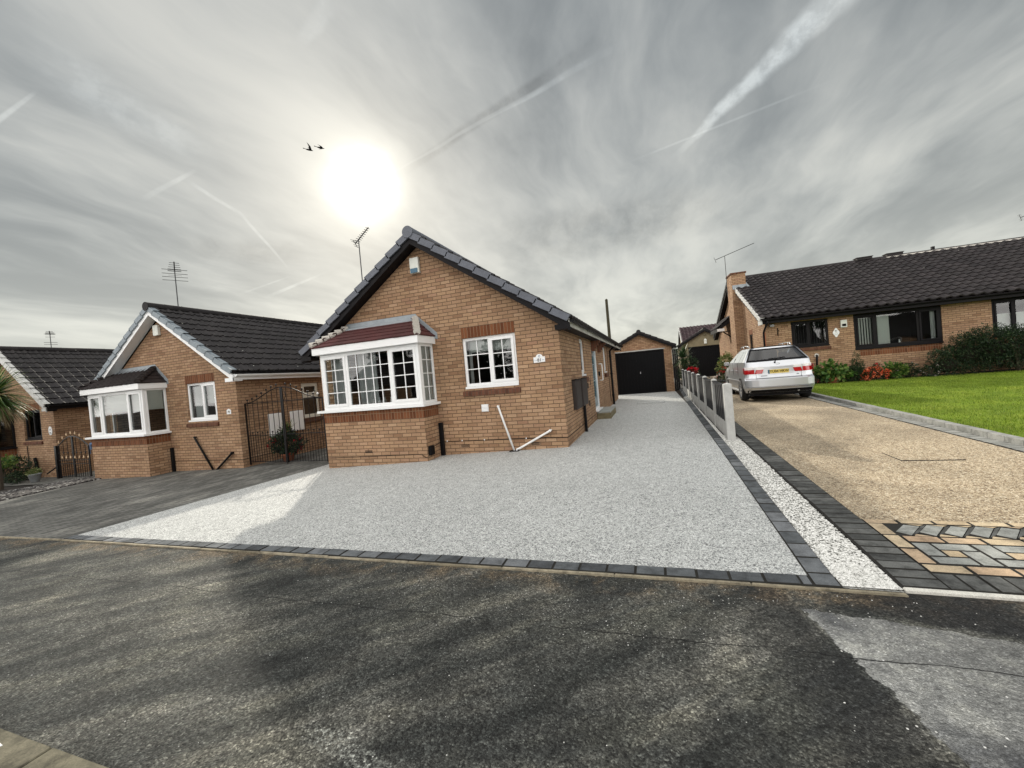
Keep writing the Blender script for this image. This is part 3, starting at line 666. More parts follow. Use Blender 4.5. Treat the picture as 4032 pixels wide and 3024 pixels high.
def bungalow(o,cfg):
    """gable-fronted bungalow; local frame: x from -w to 0 along the front, y into the plot, z up"""
    w=cfg.get('w',5.95); L=cfg.get('L',11.65); S=.687; zt=cfg.get('zt',2.385); rise=w/2*S; zoff=cfg.get('zdown',-.8)
    roofline=lambda x:zt+S*min(-x,x+w)
    win=cfg['win']; fr=cfg['frame']; wt=cfg['trim']
    F=lambda u,z,d:(u,d,z); Sd=lambda u,z,d:(-d,u,z)
    bx1=cfg.get('bx1',-2.81); bx0=cfg.get('bx0',-5.39); bd=.585
    front=MB()
    ops=[(win[0],win[1],1.249,2.3226),(bx0+.15,bx1-.15,.98,2.24)]
    wall(front,F,[-w,-w/2,0],ops,roofline,zoff)
    sops=cfg.get('side',[])
    wall(front,Sd,[0,L],[s[:4] for s in sops],lambda u:zt,zoff)
    wall(front,lambda u,z,d:(-w+d,u,z),[0,L],[],lambda u:zt,zoff)
    wall(front,lambda u,z,d:(u,L-d,z),[-w,-w/2,0],[],roofline,zoff)
    # bay dwarf wall
    for a,b in (((bx0,-bd),(bx1,-bd)),((bx1,-bd),(bx1,0)),((bx0,-bd),(bx0,0))):
        front.face([(a[0],a[1],zoff),(b[0],b[1],zoff),(b[0],b[1],.757),(a[0],a[1],.757)])
    wl=front.build('wall',MB_buff,o)
    # soldier courses
    sd=MB(); 
    for a,b in (((bx0,-bd-.002),(bx1+.002,-bd-.002)),((bx1+.002,-bd-.002),(bx1+.002,0)),((bx0-.002,-bd),(bx0-.002,0))):
        sd.face([(a[0],a[1],.757),(b[0],b[1],.757),(b[0],b[1],.985),(a[0],a[1],.985)])
    sd.build('soldier_course',MB_red,o); sd=MB()
    sd.face([(win[0],-.003,2.3226),(win[1],-.003,2.3226),(win[1],-.003,2.545),(win[0],-.003,2.545)])
    sd.build('brick_lintel',MB_red,o)
    sb=MB(); sb.hexa([(win[0]-.05,-.05,1.10),(win[1]+.03,-.05,1.10),(win[1]+.03,.0,1.10),(win[0]-.05,.0,1.10),(win[0]-.05,-.05,1.185),(win[1]+.03,-.05,1.185),(win[1]+.03,.06,1.245),(win[0]-.05,.06,1.245)])
    sb.build('brick_sill',MB_redh,o,bevel=.006)
    # main window
    window(o,F,win[0]+.005,win[1]-.005,1.249,2.3226,cfg['winpan'],fr)
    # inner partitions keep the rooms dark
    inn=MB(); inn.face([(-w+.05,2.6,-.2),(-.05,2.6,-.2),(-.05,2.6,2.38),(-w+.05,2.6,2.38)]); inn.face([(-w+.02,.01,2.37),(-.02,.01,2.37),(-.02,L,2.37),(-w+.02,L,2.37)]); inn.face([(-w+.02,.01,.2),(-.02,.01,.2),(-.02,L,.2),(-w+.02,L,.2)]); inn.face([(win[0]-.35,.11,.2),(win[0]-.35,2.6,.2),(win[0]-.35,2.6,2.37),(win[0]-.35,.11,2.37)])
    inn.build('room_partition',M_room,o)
    # bay window
    by=-bd; bz0=1.04; bz1=2.29
    Fb=lambda u,z,d:(u,by+d,z)
    bw=window(o,Fb,bx0+.03,bx1-.0,bz0-.0,bz1,cfg['baypan'],fr,d=.0,fw=.08,sill=False,name='bay_window')
    x1=bx1
    Fs=lambda u,z,d:(x1-d,u,z)
    window(o,Fs,by+.06,.0,bz0,bz1,[cfg['bayside']],fr,d=.0,fw=.055,cf=.045,sill=False,name='bay_side_window')
    x0=bx0+.03
    Fs0=lambda u,z,d:(x0+d,u,z)
    window(o,Fs0,by+.06,.0,bz0,bz1,[cfg['bayside']],fr,d=.0,fw=.055,cf=.045,sill=False,name='bay_side_window')
    st=MB(); st.box(bx0-.10,bx1+.08,-bd-.10,-bd+.05,.985,1.038); st.box(bx1-.06,bx1+.08,-bd+.05,0,.985,1.038); st.box(bx0-.10,bx0+.06,-bd+.05,0,.985,1.038)
    st.build('bay_sill',fr,o,bevel=.005)
    fa=MB(); fx0=bx0-.07; fx1=bx1+.08; fy=-bd-.12
    fa.box(fx0,fx1,fy,fy+.02,2.285,2.45); fa.box(fx1-.02,fx1,fy+.02,0,2.285,2.45); fa.box(fx0,fx0+.02,fy+.02,0,2.285,2.45); fa.box(fx0+.02,fx1-.02,fy+.02,-.0,2.29,2.31)
    fa.build('bay_fascia',cfg.get('bayfascia',fr),o,bevel=.004)
    # bay roof: front slope and two hips
    rt=2.88; ey=fy-.02; ex0=fx0-.02; ex1=fx1+.02; run=-ey; ztop=rt; zb=2.445; hin=.47
    LV=math.hypot(run,ztop-zb); br=MB(); W_=ex1-ex0
    tile_slope(br,(ex0,ey,zb),(1,0,0),(0,run,ztop-zb),W_,LV,'plain' if cfg.get('bayplain') else 'roman',gauge=.17,t=.018,cut0=lambda v:hin*v/LV,cut1=lambda v:W_-hin*v/LV,du=.2)
    for sx,xx in ((1,ex1),(-1,ex0)):
        LH=math.hypot(hin,ztop-zb); 
        if sx>0: tile_slope(br,(xx,ey,zb),(0,1,0),(-hin,0,ztop-zb),run,LH,'plain',gauge=.17,t=.018,cut0=lambda v:run*v/LH)
        else: tile_slope(br,(xx,0,zb),(0,-1,0),(hin,0,ztop-zb),run,LH,'plain',gauge=.17,t=.018,cut1=lambda v:run-run*v/LH)
    bro=br.build('bay_roof',cfg['baytile'],o)
    for sx,xx in ((-1,ex1),(1,ex0)):
        hp=MB(); a=Vector((xx,ey,zb+.02)); b=Vector((xx+sx*hin,0,ztop+.02)); d=(b-a); L_=d.length; d.normalize()
        for k in range(6):
            p=a+d*(L_*(k+.05)/6); q=a+d*(L_*(k+.95)/6); hp.tube([p+Vector((0,0,.032)),q+Vector((0,0,.012))],  .078,8,r2=.055)
        hp.build('hip_tile',cfg['hip'],bro)
    ld=MB(); ld.box(ex0+hin-.03,ex1-hin+.03,-.012,.0,rt-.0,rt+.115); ld.hexa([(ex0+hin-.05,-.10,rt-.045),(ex1-hin+.05,-.10,rt-.045),(ex1-hin+.05,0,rt+.01),(ex0+hin-.05,0,rt+.01),(ex0+hin-.05,-.10,rt-.02),(ex1-hin+.05,-.10,rt-.02),(ex1-hin+.05,0,rt+.04),(ex0+hin-.05,0,rt+.04)])
    for k in range(5):
        xx=ex1-hin+.02+k*hin/5; zz=rt-.0-(k+.0)*(rt-zb)/5; zl=rt-(k+1.0)*(rt-zb)/5
        ld.hexa([(xx,-.011-.001*k,zl-.02),(xx+hin/5+.03,-.011-.001*k,zl-.06),(xx+hin/5+.03,0,zl-.06),(xx,0,zl-.02),(xx,-.012-.001*k,zz+.11),(xx+hin/5+.03,-.012-.001*k,zl+.07),(xx+hin/5+.03,0,zl+.07),(xx,0,zz+.11)])
    ld.build('lead_flashing',M_lead,bro)
    # roof
    ov=.28; vy=-.28; LR=L+.56; ev=Vector((-1,0,S)).normalized(); LVm=(w/2+ov)/ev.x*-1
    zE=cfg.get('zE',2.44)
    rf=MB()
    tile_slope(rf,(ov,vy,zE),(0,1,0),(-1,0,S),LR,LVm,cfg['prof']); tile_slope(rf,(-w-ov,vy,zE),(0,1,0),(1,0,S),LR,LVm,cfg['prof'])
    # underside
    ap=(-w/2,zE+S*(w/2+ov)-.05)
    for xs in (ov,-w-ov): rf.face([(xs,vy+.01,zE-.05),(xs,vy+LR-.01,zE-.05),(ap[0],vy+LR-.01,ap[1]),(ap[0],vy+.01,ap[1])],[(0,0)]*4)
    roof=rf.build('roof',cfg['tile'],o)
    rr=MB(); zr=zE+S*(w/2+ov); ridge_run(rr,(-w/2,vy-.02,zr-.015),(-w/2,vy+LR,zr-.015),.125); disc(rr,(-w/2,vy-.035,zr-.01),(0,1,0),.125,.03)
    rr.build('ridge_tiles',cfg['verge'] if cfg.get('ridgeverge') else cfg['tile'],roof,smooth=False)
    nn=Vector((S,0,1)).normalized(); n2=Vector((-S,0,1)).normalized()
    for yy,out in ((vy,(0,-1,0)),(vy+LR,(0,1,0))):
        vg=MB(); verge_run(vg,(ov,yy,zE),(-1,0,S),out,nn,LVm); vg.build('verge_tiles',cfg['verge'],roof)
        vg=MB(); verge_run(vg,(-w-ov,yy,zE),(1,0,S),out,n2,LVm); vg.build('verge_tiles',cfg['verge'],roof)
    # barge boards and verge soffit (front and back)
    for yy,yw,s_ in ((vy,0,1),(vy+LR,L,-1)):
        for sx in (1,-1):
            bb=MB(); sf=MB()
            xe=ov if sx>0 else -w-ov; zt0=zE-.10; za=zt0+S*(w/2+ov); th=.15
            y0_,y1_=yy+.005*s_,yy+.03*s_
            bb.hexa([(xe,y0_,zt0-th),(-w/2,y0_,za-th),(-w/2,y1_,za-th),(xe,y1_,zt0-th),(xe,y0_,zt0),(-w/2,y0_,za),(-w/2,y1_,za),(xe,y1_,zt0)])
            sf.face([(xe,yy+.03*s_,zt0-th+.02),(-w/2,yy+.03*s_,za-th+.02),(-w/2,yw,za-th+.02),(xe,yw,zt0-th+.02)])
            bb.box(xe,xe-sx*(ov+.01),yy+.006*s_,yy+.03*s_,2.235,2.33)
            sf.box(xe-sx*.02,xe-sx*(ov+.01),yy+.03*s_,yw,2.24,2.30)
            bb.build('barge_board',wt,o); sf.build('verge_soffit',cfg.get('soffit',wt),o)
    for sx in (1,-1):
        ea=MB(); fs_=MB(); gt=MB()
        xe=ov-.03 if sx>0 else -w-ov+.03; xw=0 if sx>0 else -w
        ea.box(xw,xe-sx*.0,.0,L,2.285,2.30)
        fs_.box(xe,xe+sx*.018,vy+.031,L+.25,2.275,2.42)
        xc=xe+sx*.075; n=8
        for k in range(n):
            a0=PI+PI*k/n; a1=PI+PI*(k+1)/n; r=.056; zc=2.405
            gt.face([(xc+r*cos(a0),vy+.05,zc+r*sin(a0)),(xc+r*cos(a1),vy+.05,zc+r*sin(a1)),(xc+r*cos(a1),L+.3,zc+r*sin(a1)),(xc+r*cos(a0),L+.3,zc+r*sin(a0))])
        gt.face([(xc+.056*cos(PI+PI*k/8),vy+.05,2.405+.056*sin(PI+PI*k/8)) for k in range(9)])
        gt.box(xc+sx*.05,xc+sx*.062,vy+.05,L+.3,2.398,2.412)
        ea.build('eaves_soffit',cfg.get('soffit',wt),o); fs_.build('fascia',cfg['fascia'],o); gt.build('gutter',cfg['gutter'],o)
    return dict(F=F,Sd=Sd,zr=zr,roof=roof,wall=wl)
def wastepipes(o,m,pts,r=.021):
    for p in pts:
        mb=MB(); mb.tube(p,r,10); 
        for q in (p[1],): mb.ball(q,r*1.35)
        mb.build('waste_pipe',m,o,smooth=True)
def vplate(name,o,P,u0,u1,z0,z1,th,m,bev=.004,label=None):
    mb=MB(); wbox(mb,P,u0,u1,z0,z1,-th,-.001); q=mb.build(name,m,o,bevel=bev)
    if label: q['label']=label
    return q

# ---------------------------------------------------------------- main bungalow (81)
H1=thing('bungalow','buff brick bungalow with white Georgian bay window, dark verges and plaque 81','bungalow',(0,0,0),0,'bungalows along the street')
c1=dict(win=(-2.105,-.905),frame=M_white,trim=M_brown,soffit=M_brown,winpan=[(1,False,2,3),(1,True,2,3)],
  baypan=[(.69,True,2,4),(1.14,False,5,4),(.69,True,2,4)],bayside=(1,False,2,4),baytile=M_tiler,bayplain=True,hip=M_mortar,tile=M_tile,prof='roman',verge=M_verge,ridgeverge=True,
  fascia=M_soiled,gutter=M_black,side=[(2.25,2.85,1.28,2.25),(4.13,5.18,.24,2.24),(7.02,7.75,1.31,2.24)])
d=bungalow(H1,c1); F=d['F']; Sd=d['Sd']
for (a,b) in ((2.25,2.85),(7.02,7.75)):
    window(H1,Sd,a+.01,b-.01,1.29,2.24,[(1,True,1,3)],M_white,d=.045)
    sb=MB(); wbox(sb,Sd,a-.03,b+.03,1.14,1.26,-.07,.05); sb.build('brick_sill',MB_redh,H1,bevel=.006)
dr=MB()
for a in ((4.135,4.205),(5.105,5.175)): wbox(dr,Sd,a[0],a[1],.26,2.23,.02,.08)
wbox(dr,Sd,4.205,5.105,2.15,2.23,.02,.08); wbox(dr,Sd,4.205,5.105,.24,.32,.02,.08); wbox(dr,Sd,4.10,5.20,.205,.245,-.08,.08)
do=dr.build('door_frame',M_white,H1,bevel=.004)
dp=MB(); wbox(dp,Sd,4.206,5.104,.321,2.149,.05,.075); dp.build('door',M_dglass,H1)
dh=MB(); wbox(dh,Sd,4.30,4.42,1.16,1.185,.0,.03); dh.build('door_handle',M_chrome,H1)
for y in (4.25,5.62):
    cb=MB()
    for k in range(4): wbox(cb,Sd,y-.07,y+.07,2.27-.075*(k+1),2.27-.075*k,-.26+.055*k,0)
    cb.build('door_corbel',MB_redh,H1)
gr=MB(); gr.tube([(0,5.52,1.60),(.09,5.52,1.60),(.105,5.52,1.585),(.105,5.52,1.09),(.09,5.52,1.075),(0,5.52,1.075)],.017,8); gr.build('grab_rail',M_white,H1,smooth=True)
vplate('letter_box',H1,Sd,5.30,5.40,1.22,1.36,.05,M_blackp)
for a,b in ((.84,1.47),(1.64,2.38)):
    q=vplate('meter_box',H1,Sd,a,b,.60,1.235,.085,M_meter,bev=.01)
    l=MB(); wbox(l,Sd,a+.04,b-.04,.64,1.195,-.092,-.0855); l.build('meter_door',M_meter,q)
    l=MB(); wbox(l,Sd,a-.015,b+.015,1.236,1.255,-.10,0); l.build('meter_hood',M_brown,q)
mb=MB(); mb.tube([(.05,1.92,-.10),(.05,1.92,.62)],.034,10); mb.build('downpipe',M_black,H1)
mb=MB(); mb.tube([(.30,8.88,2.36),(.18,8.88,2.24),(.06,8.88,2.12),(.06,8.88,-.10)],.042,10)
for z in (.35,1.2,1.9): mb.box(.0,.115,8.82,8.94,z,z+.03)
mb.build('downpipe',M_black,H1)
mb=MB(); mb.tube([(.012,8.30,.15),(.012,8.30,2.25)],.010,6); mb.build('service_pipe',M_brown,H1)
mb=MB()
for y,z in ((2.95,.95),(2.98,.48),(3.45,1.02)): wbox(mb,Sd,y,y+.16 if y<3.4 else y+.08,z,z+.15,-.006,.002)
mb.build_each('wall_vent',M_brown,H1)
# alarm, vent, plaque, pipes, cable on the front
al=vplate('alarm_box',H1,F,-3.15,-2.93,3.86,4.20,.075,M_alarm,bev=.012); l=MB(); wbox(l,F,-3.135,-2.955,3.865,3.965,-.085,-.0745); l.build('strobe_lens',M_bluegl,al,bevel=.006)
vt=MB(); wbox(vt,F,-1.765,-1.615,.755,.905,-.03,-.001)
for k in range(5): vt.hexa([(-1.755,-.034,.765+.028*k),(-1.625,-.034,.765+.028*k),(-1.625,-.03,.79+.028*k),(-1.755,-.03,.79+.028*k),(-1.755,-.046,.77+.028*k),(-1.625,-.046,.77+.028*k),(-1.625,-.031,.792+.028*k),(-1.755,-.031,.792+.028*k)])
vt.build('extractor_vent',M_white,H1)
pq=MB(); 
arc=[(-.555,1.662),(-.320,1.668),(-.320,1.775)]+[(-.435+.07*cos(a),1.775+.055*sin(a)) for a in np.linspace(0,PI,9)]+[(-.555,1.772)]
n_=len(arc); pq.add([(x,-.012,z) for x,z in arc]+[(x,-.001,z) for x,z in arc],[tuple(range(n_))]+[(i,(i+1)%n_,n_+(i+1)%n_,n_+i) for i in range(n_)])
po=pq.build('number_plaque',M_white,H1); text_part('numerals','81',.085,M_blackp,po,(-.435,-.0135,1.708),(R(90),0,0))
fl=MB()
for k in range(12): a=k*.5; fl.ball((-.435+.035*cos(a)*(.4+.1*(k%3)),-.013,1.785+.018*sin(a)),.006,.5,6)
for xx in (-.525,-.495,-.375,-.345): fl.ball((xx,-.013,1.712),.007,1,6)
fl.build('floral_motif',M_blue,po)
wastepipes(H1,M_white,[[(-1.39,.0,.85),(-1.385,-.05,.845),(-1.37,-.05,.80),(-1.11,-.05,-.09)],[(-.32,.0,.31),(-.335,-.05,.305),(-.37,-.05,.285),(-1.0,-.05,-.03),(-1.055,-.055,-.045),(-1.06,-.06,-.10)]])
mb=MB(); mb.box(-1.20,-1.0,-.13,.0,-.12,-.072); mb.build('drain_gully',M_black,H1)
mb=MB(); wbox(mb,F,-2.80,-2.715,-.14,.575,-.075,-.001); mb.build('downpipe_shoe',M_black,H1,bevel=.01)
mb=MB(); mb.tube([(-5.38,-bd_ if False else -.592,-.03),(-4.0,-.592,-.012),(-2.95,-.592,.005),(-2.88,-.595,-.05),(-2.82,-.596,-.07),(-2.803,-.55,-.03)],.006,5)
mb.tube([(-2.803,-.46,.10),(-2.803,-.02,.15),(-2.79,-.008,.152),(-2.0,-.008,.158),(-.6,-.008,.166),(0,-.008,.155),(.008,.0,.155),(.008,3.95,.155)],.0065,5); mb.build('cable',M_blackp,H1)
mb=MB()
for x in (-2.66,-2.3,-1.78,-.86): mb.box(x,x+.018,-.02,-.004,.152,.180)
mb.build_each('cable_clip',M_white,H1)
mb=MB(); mb.box(-2.805,-2.735,-.56,-.40,-.035,.155); mb.build('junction_box',M_blackp,H1,bevel=.015)
mb=MB()
for (x0,x1,y,z) in ((-4.36,-4.17,-.590,.06),(-2.33,-2.14,-.004,.02),(-.76,-.58,-.004,.02)):
    mb=MB()
    for k in range(3): mb.box(x0,x1,y,y+.004,z+k*.021,z+k*.021+.011)
    mb.build('air_brick',M_brown,H1)
aerial(H1,(-5.66,1.5,3.35),2.20,(.75,-.1),.62,9,el=.10,tilt=.45)
mb=MB(); mb.ball((-6.05,-.05,1.45),.03); mb.build('bulkhead_lamp',M_white,H1)
# doorstep
t=MB(); t.box(.005,.40,4.22,5.85,-.12,.145); s=t.build('doorstep',M_stone,bevel=.012); tag(s,'mossy sandstone block step below the side door of bungalow 81','step')
t=MB(); t.box(-.0+.006,.39,4.23,5.84,.1455,.183); t.build('slab',M_paving,s,bevel=.006)

# ---------------------------------------------------------------- bungalow 79
H2=thing('bungalow','brick bungalow with plain white bay window and white bargeboards, plaque 79','bungalow',(-8.79,-.04,-.285),0,'bungalows along the street')
c2=dict(w=5.55,win=(-1.975,-.795),frame=M_white,trim=M_white,soffit=M_white,winpan=[(1,False,1,1),(1,True,1,1)],bx1=-2.82,bx0=-5.36,
  baypan=[(.62,True,1,1),(1.25,False,1,1),(.66,True,1,1)],bayside=(1,False,1,1),baytile=M_tiled,bayplain=False,hip=M_tiled,tile=M_tile,prof='roman',verge=M_verge2,ridgeverge=False,
  fascia=M_white,gutter=M_white,side=[(2.10,2.78,.99,2.10)],zE=2.50,zt=2.40)
d=bungalow(H2,c2)
mb=MB(); 
def upper(P,o): 
    window(o,P,2.11,2.77,1.70,2.10,[(1,True,1,1)],M_cream,d=.03,sill=False,name='window'); window(o,P,2.11,2.77,1.0,1.70,[(1,False,1,1)],M_cream,d=.03,name='window')
upper(Sd,H2)
mb=MB(); wbox(mb,Sd,2.07,2.81,.86,.98,-.06,.05); mb.build('brick_sill',MB_redh,H2,bevel=.005)
q=vplate('alarm_box',H2,F,-3.00,-2.78,3.80,4.10,.08,M_alarm,bev=.012)
po=vplate('number_plaque',H2,F,-.43,-.27,1.39,1.50,.012,M_white); text_part('numerals','79',.085,M_blackp,po,(-.35,-.0145,1.445),(R(90),0,0))
mb=MB(); mb.hexa([(-.43,-.012,1.50),(-.27,-.012,1.50),(-.27,-.002,1.50),(-.43,-.002,1.50),(-.36,-.012,1.535),(-.34,-.012,1.535),(-.34,-.002,1.535),(-.36,-.002,1.535)]); mb.build('plaque_top',M_white,po)
wastepipes(H2,M_black,[[(-1.73,0,.82),(-1.725,-.05,.815),(-1.71,-.05,.78),(-1.08,-.05,-.14)],[(-.33,0,.35),(-.345,-.05,.345),(-.37,-.05,.32),(-1.0,-.05,-.12),(-1.04,-.05,-.16)]],.026)
mb=MB(); wbox(mb,F,-2.79,-2.71,-.25,.55,-.07,-.001); mb.build('downpipe_shoe',M_black,H2,bevel=.01)
mb=MB(); mb.tube([(-2.78,-.008,.16),(0,-.008,.16),(.008,0,.16),(.008,2,.16)],.006,5); mb.build('cable',M_blackp,H2)
for (a,b,z0,z1) in ((.84,1.25,.62,1.27),(1.58,2.03,.66,1.27)):
    q=vplate('meter_box',H2,Sd,a,b,z0,z1,.06,M_white,bev=.01); l=MB(); wbox(l,Sd,a+.03,b-.03,z0+.03,z1-.03,-.066,-.061); l.build('meter_door',M_white,q)
mb=MB(); mb.tube([(.03,.95,.4),(.03,1.05,.62)],.02,6); mb.build('waste_pipe',M_white,H2)
aerial(H2,(-2.78,.53,4.75),1.05,(.5,-.3),.45,5,el=.16,extra=[(.0,.30),(.12,.30),(.22,.30),(.32,.30)],tilt=.3)

# ---------------------------------------------------------------- bungalow 77
H3=thing('bungalow','buff brick bungalow with dark brown window frames behind the palm at the far left','bungalow',(-17.84,.14,-.56),R(-1.7),'bungalows along the street')
c3=dict(win=(-2.105,-.905),frame=M_brown,trim=M_vergew,soffit=M_brown,winpan=[(1,False,1,1),(1,True,1,1)],
  baypan=[(.69,True,1,1),(1.14,False,1,1),(.69,True,1,1)],bayside=(1,False,1,1),baytile=M_tiled,bayplain=True,hip=M_tiled,tile=M_tile,prof='roman',verge=M_vergew,
  fascia=M_brown,gutter=M_brown,side=[])
d=bungalow(H3,c3)
pl=MB(); pts=[(-.30+.115*cos(a),1.55+.155*sin(a)) for a in np.linspace(0,2*PI,24,endpoint=False)]
pl.add([(x,-.014,z) for x,z in pts]+[(x,-.001,z) for x,z in pts],[tuple(range(24))]+[(i,(i+1)%24,24+(i+1)%24,24+i) for i in range(24)])
po=pl.build('number_plaque',M_white,H3); text_part('numerals','77',.085,M_blackp,po,(-.30,-.0155,1.58),(R(90),0,0))
mb=MB(); mb.ball((-.30,-.015,1.48),.03,1,8); mb.build('floral_motif',M_grey,po)
mb=MB(); mb.tube([(-1.95,-.03,1.05),(-1.93,-.03,.0)],.013,6); mb.build('cable',M_brown,H3)
mb=MB(); mb.tube([(-1.45,-.05,.62),(-1.42,-.05,.56),(-1.28,-.05,.05)],.045,8); mb.build('waste_pipe',M_black,H3)
aerial(H3,(-2.98,1.25,4.7),.62,(.7,-.3),.30,5,el=.13,extra=[(.0,.16),(.34,.18),(.42,.18)],tilt=.3)

# ---------------------------------------------------------------- curtains, blinds and ornaments (own things)
def curtain(name,label,cat,loc,P,u0,u1,z0,z1,d,m,amp=.03,per=.13,group=None):
    mb=MB(); wavy(mb,lambda u,z,dd:(u,dd,z),u0,u1,z0,z1,d,amp,per); q=mb.build(name,m,smooth=True,loc=loc); return tag(q,label,cat,group)
curtain('curtain','long grey curtain behind the left casement of the main bay window','curtain',(0,0,0),None,-5.22,-4.80,1.04,2.26,-.36,M_curtain)
curtain('curtain','grey curtain gathered behind the left side of the wide main bay pane','curtain',(0,0,0),None,-4.55,-4.05,1.04,2.26,-.33,M_curtain)
curtain('curtain','grey curtain edge at the left of the small window of bungalow 81','curtain',(0,0,0),None,-2.05,-1.97,1.30,2.30,.20,M_curtain,.01,.05)
mb=MB(); mb.grid(lambda a,b:(-2.78+.0,-.50+.42*a,1.06+1.2*b) if False else (-2.86+.012*sin(a*30),-.50+.44*a,1.06+1.2*b),24,2); tag(mb.build('curtain',M_curtain,smooth=True),'grey curtain behind the narrow side pane of the main bay','curtain')
def blind(label,x0,x1,z0,z1,y,loc,m=M_blind,folds=0,rz=0):
    mb=MB(); mb.box(x0,x1,y,y+.012,z0,z1)
    for k in range(folds): mb.box(x0,x1,y-.016,y,z0+.03+.11*k,z0+.11+.11*k)
    q=mb.build('roller_blind',m,loc=loc,bevel=.003); q.rotation_euler=(0,0,rz); return tag(q,label,'blind')
blind('cream blind half lowered in the small window of bungalow 81',-1.99,-1.0,2.02,2.30,.17,(0,0,0),folds=1)
L2=(-8.79,-.04,-.285)
blind('cream roman blind half lowered in the left casement of the plain white bay',-5.22,-4.73,1.62,2.26,-.48,L2,folds=3)
blind('wide cream roman blind half lowered in the middle of the plain white bay',-4.70,-3.56,1.70,2.26,-.48,L2,folds=3)
blind('cream roman blind half lowered in the right casement of the plain white bay',-3.52,-2.95,1.66,2.26,-.48,L2,folds=3)
mb=MB(); mb.box(-2.90,-2.89,-.50,-.06,1.70,2.26); tag(mb.build('roller_blind',M_blind,loc=L2),'cream blind half lowered behind the side pane of the plain white bay','blind')
blind('pale blind covering the left light of the small window beside plaque 79',-1.90,-1.42,1.30,2.28,.17,L2,M_curtain)
blind('cream roman blind half lowered in the right light of the window beside plaque 79',-1.36,-.87,1.72,2.28,.17,L2,folds=2)
L3=(-17.84,.14,-.56)
blind('pale blind fully lowered in the dark-framed bay at the far left',-5.2,-2.95,1.1,2.26,-.5,L3,rz=R(-1.7))
mb=MB(); wavy(mb,lambda u,z,dd:(u,dd,z),-1.42,-1.0,1.32,2.25,.18,.03,.11); q=mb.build('curtain',M_curtain,smooth=True,loc=L3); q.rotation_euler=(0,0,R(-1.7)); tag(q,'white lace curtain in the dark-framed window near plaque 77','curtain')
def figurine(label,loc,h,m=M_white):
    t=MB(); s=h/.2; t.lathe((0,0,0),[(.03*s,0),(.035*s,.01*s),(.02*s,.03*s),(.034*s,.08*s),(.026*s,.13*s),(.012*s,.15*s),(.022*s,.17*s),(.018*s,.195*s),(.001,.2*s)],12); q=t.build('figurine',m,smooth=True,loc=loc); return tag(q,label,'ornament')
figurine('small white figurine left of the flower vase in the main bay',(-4.13,-.44,1.045),.17)
figurine('taller white figurine just left of the flower vase in the main bay',(-3.96,-.46,1.045),.20)
figurine('white figurine at the right end of the wide main bay pane',(-3.66,-.45,1.045),.19)
figurine('white cat-like ornament on the sill of the plain white bay',(-8.79-3.72,-.04-.43,.76),.30)
t=thing('flower_vase','blue and white vase of pale flowers in the main bay window','vase',(-3.84,-.45,1.045))
m1=MB(); m1.lathe((0,0,0),[(.035,0),(.055,.05),(.05,.12),(.025,.17),(.03,.19)],14); m1.build('vase',M_curtain,t,smooth=True)

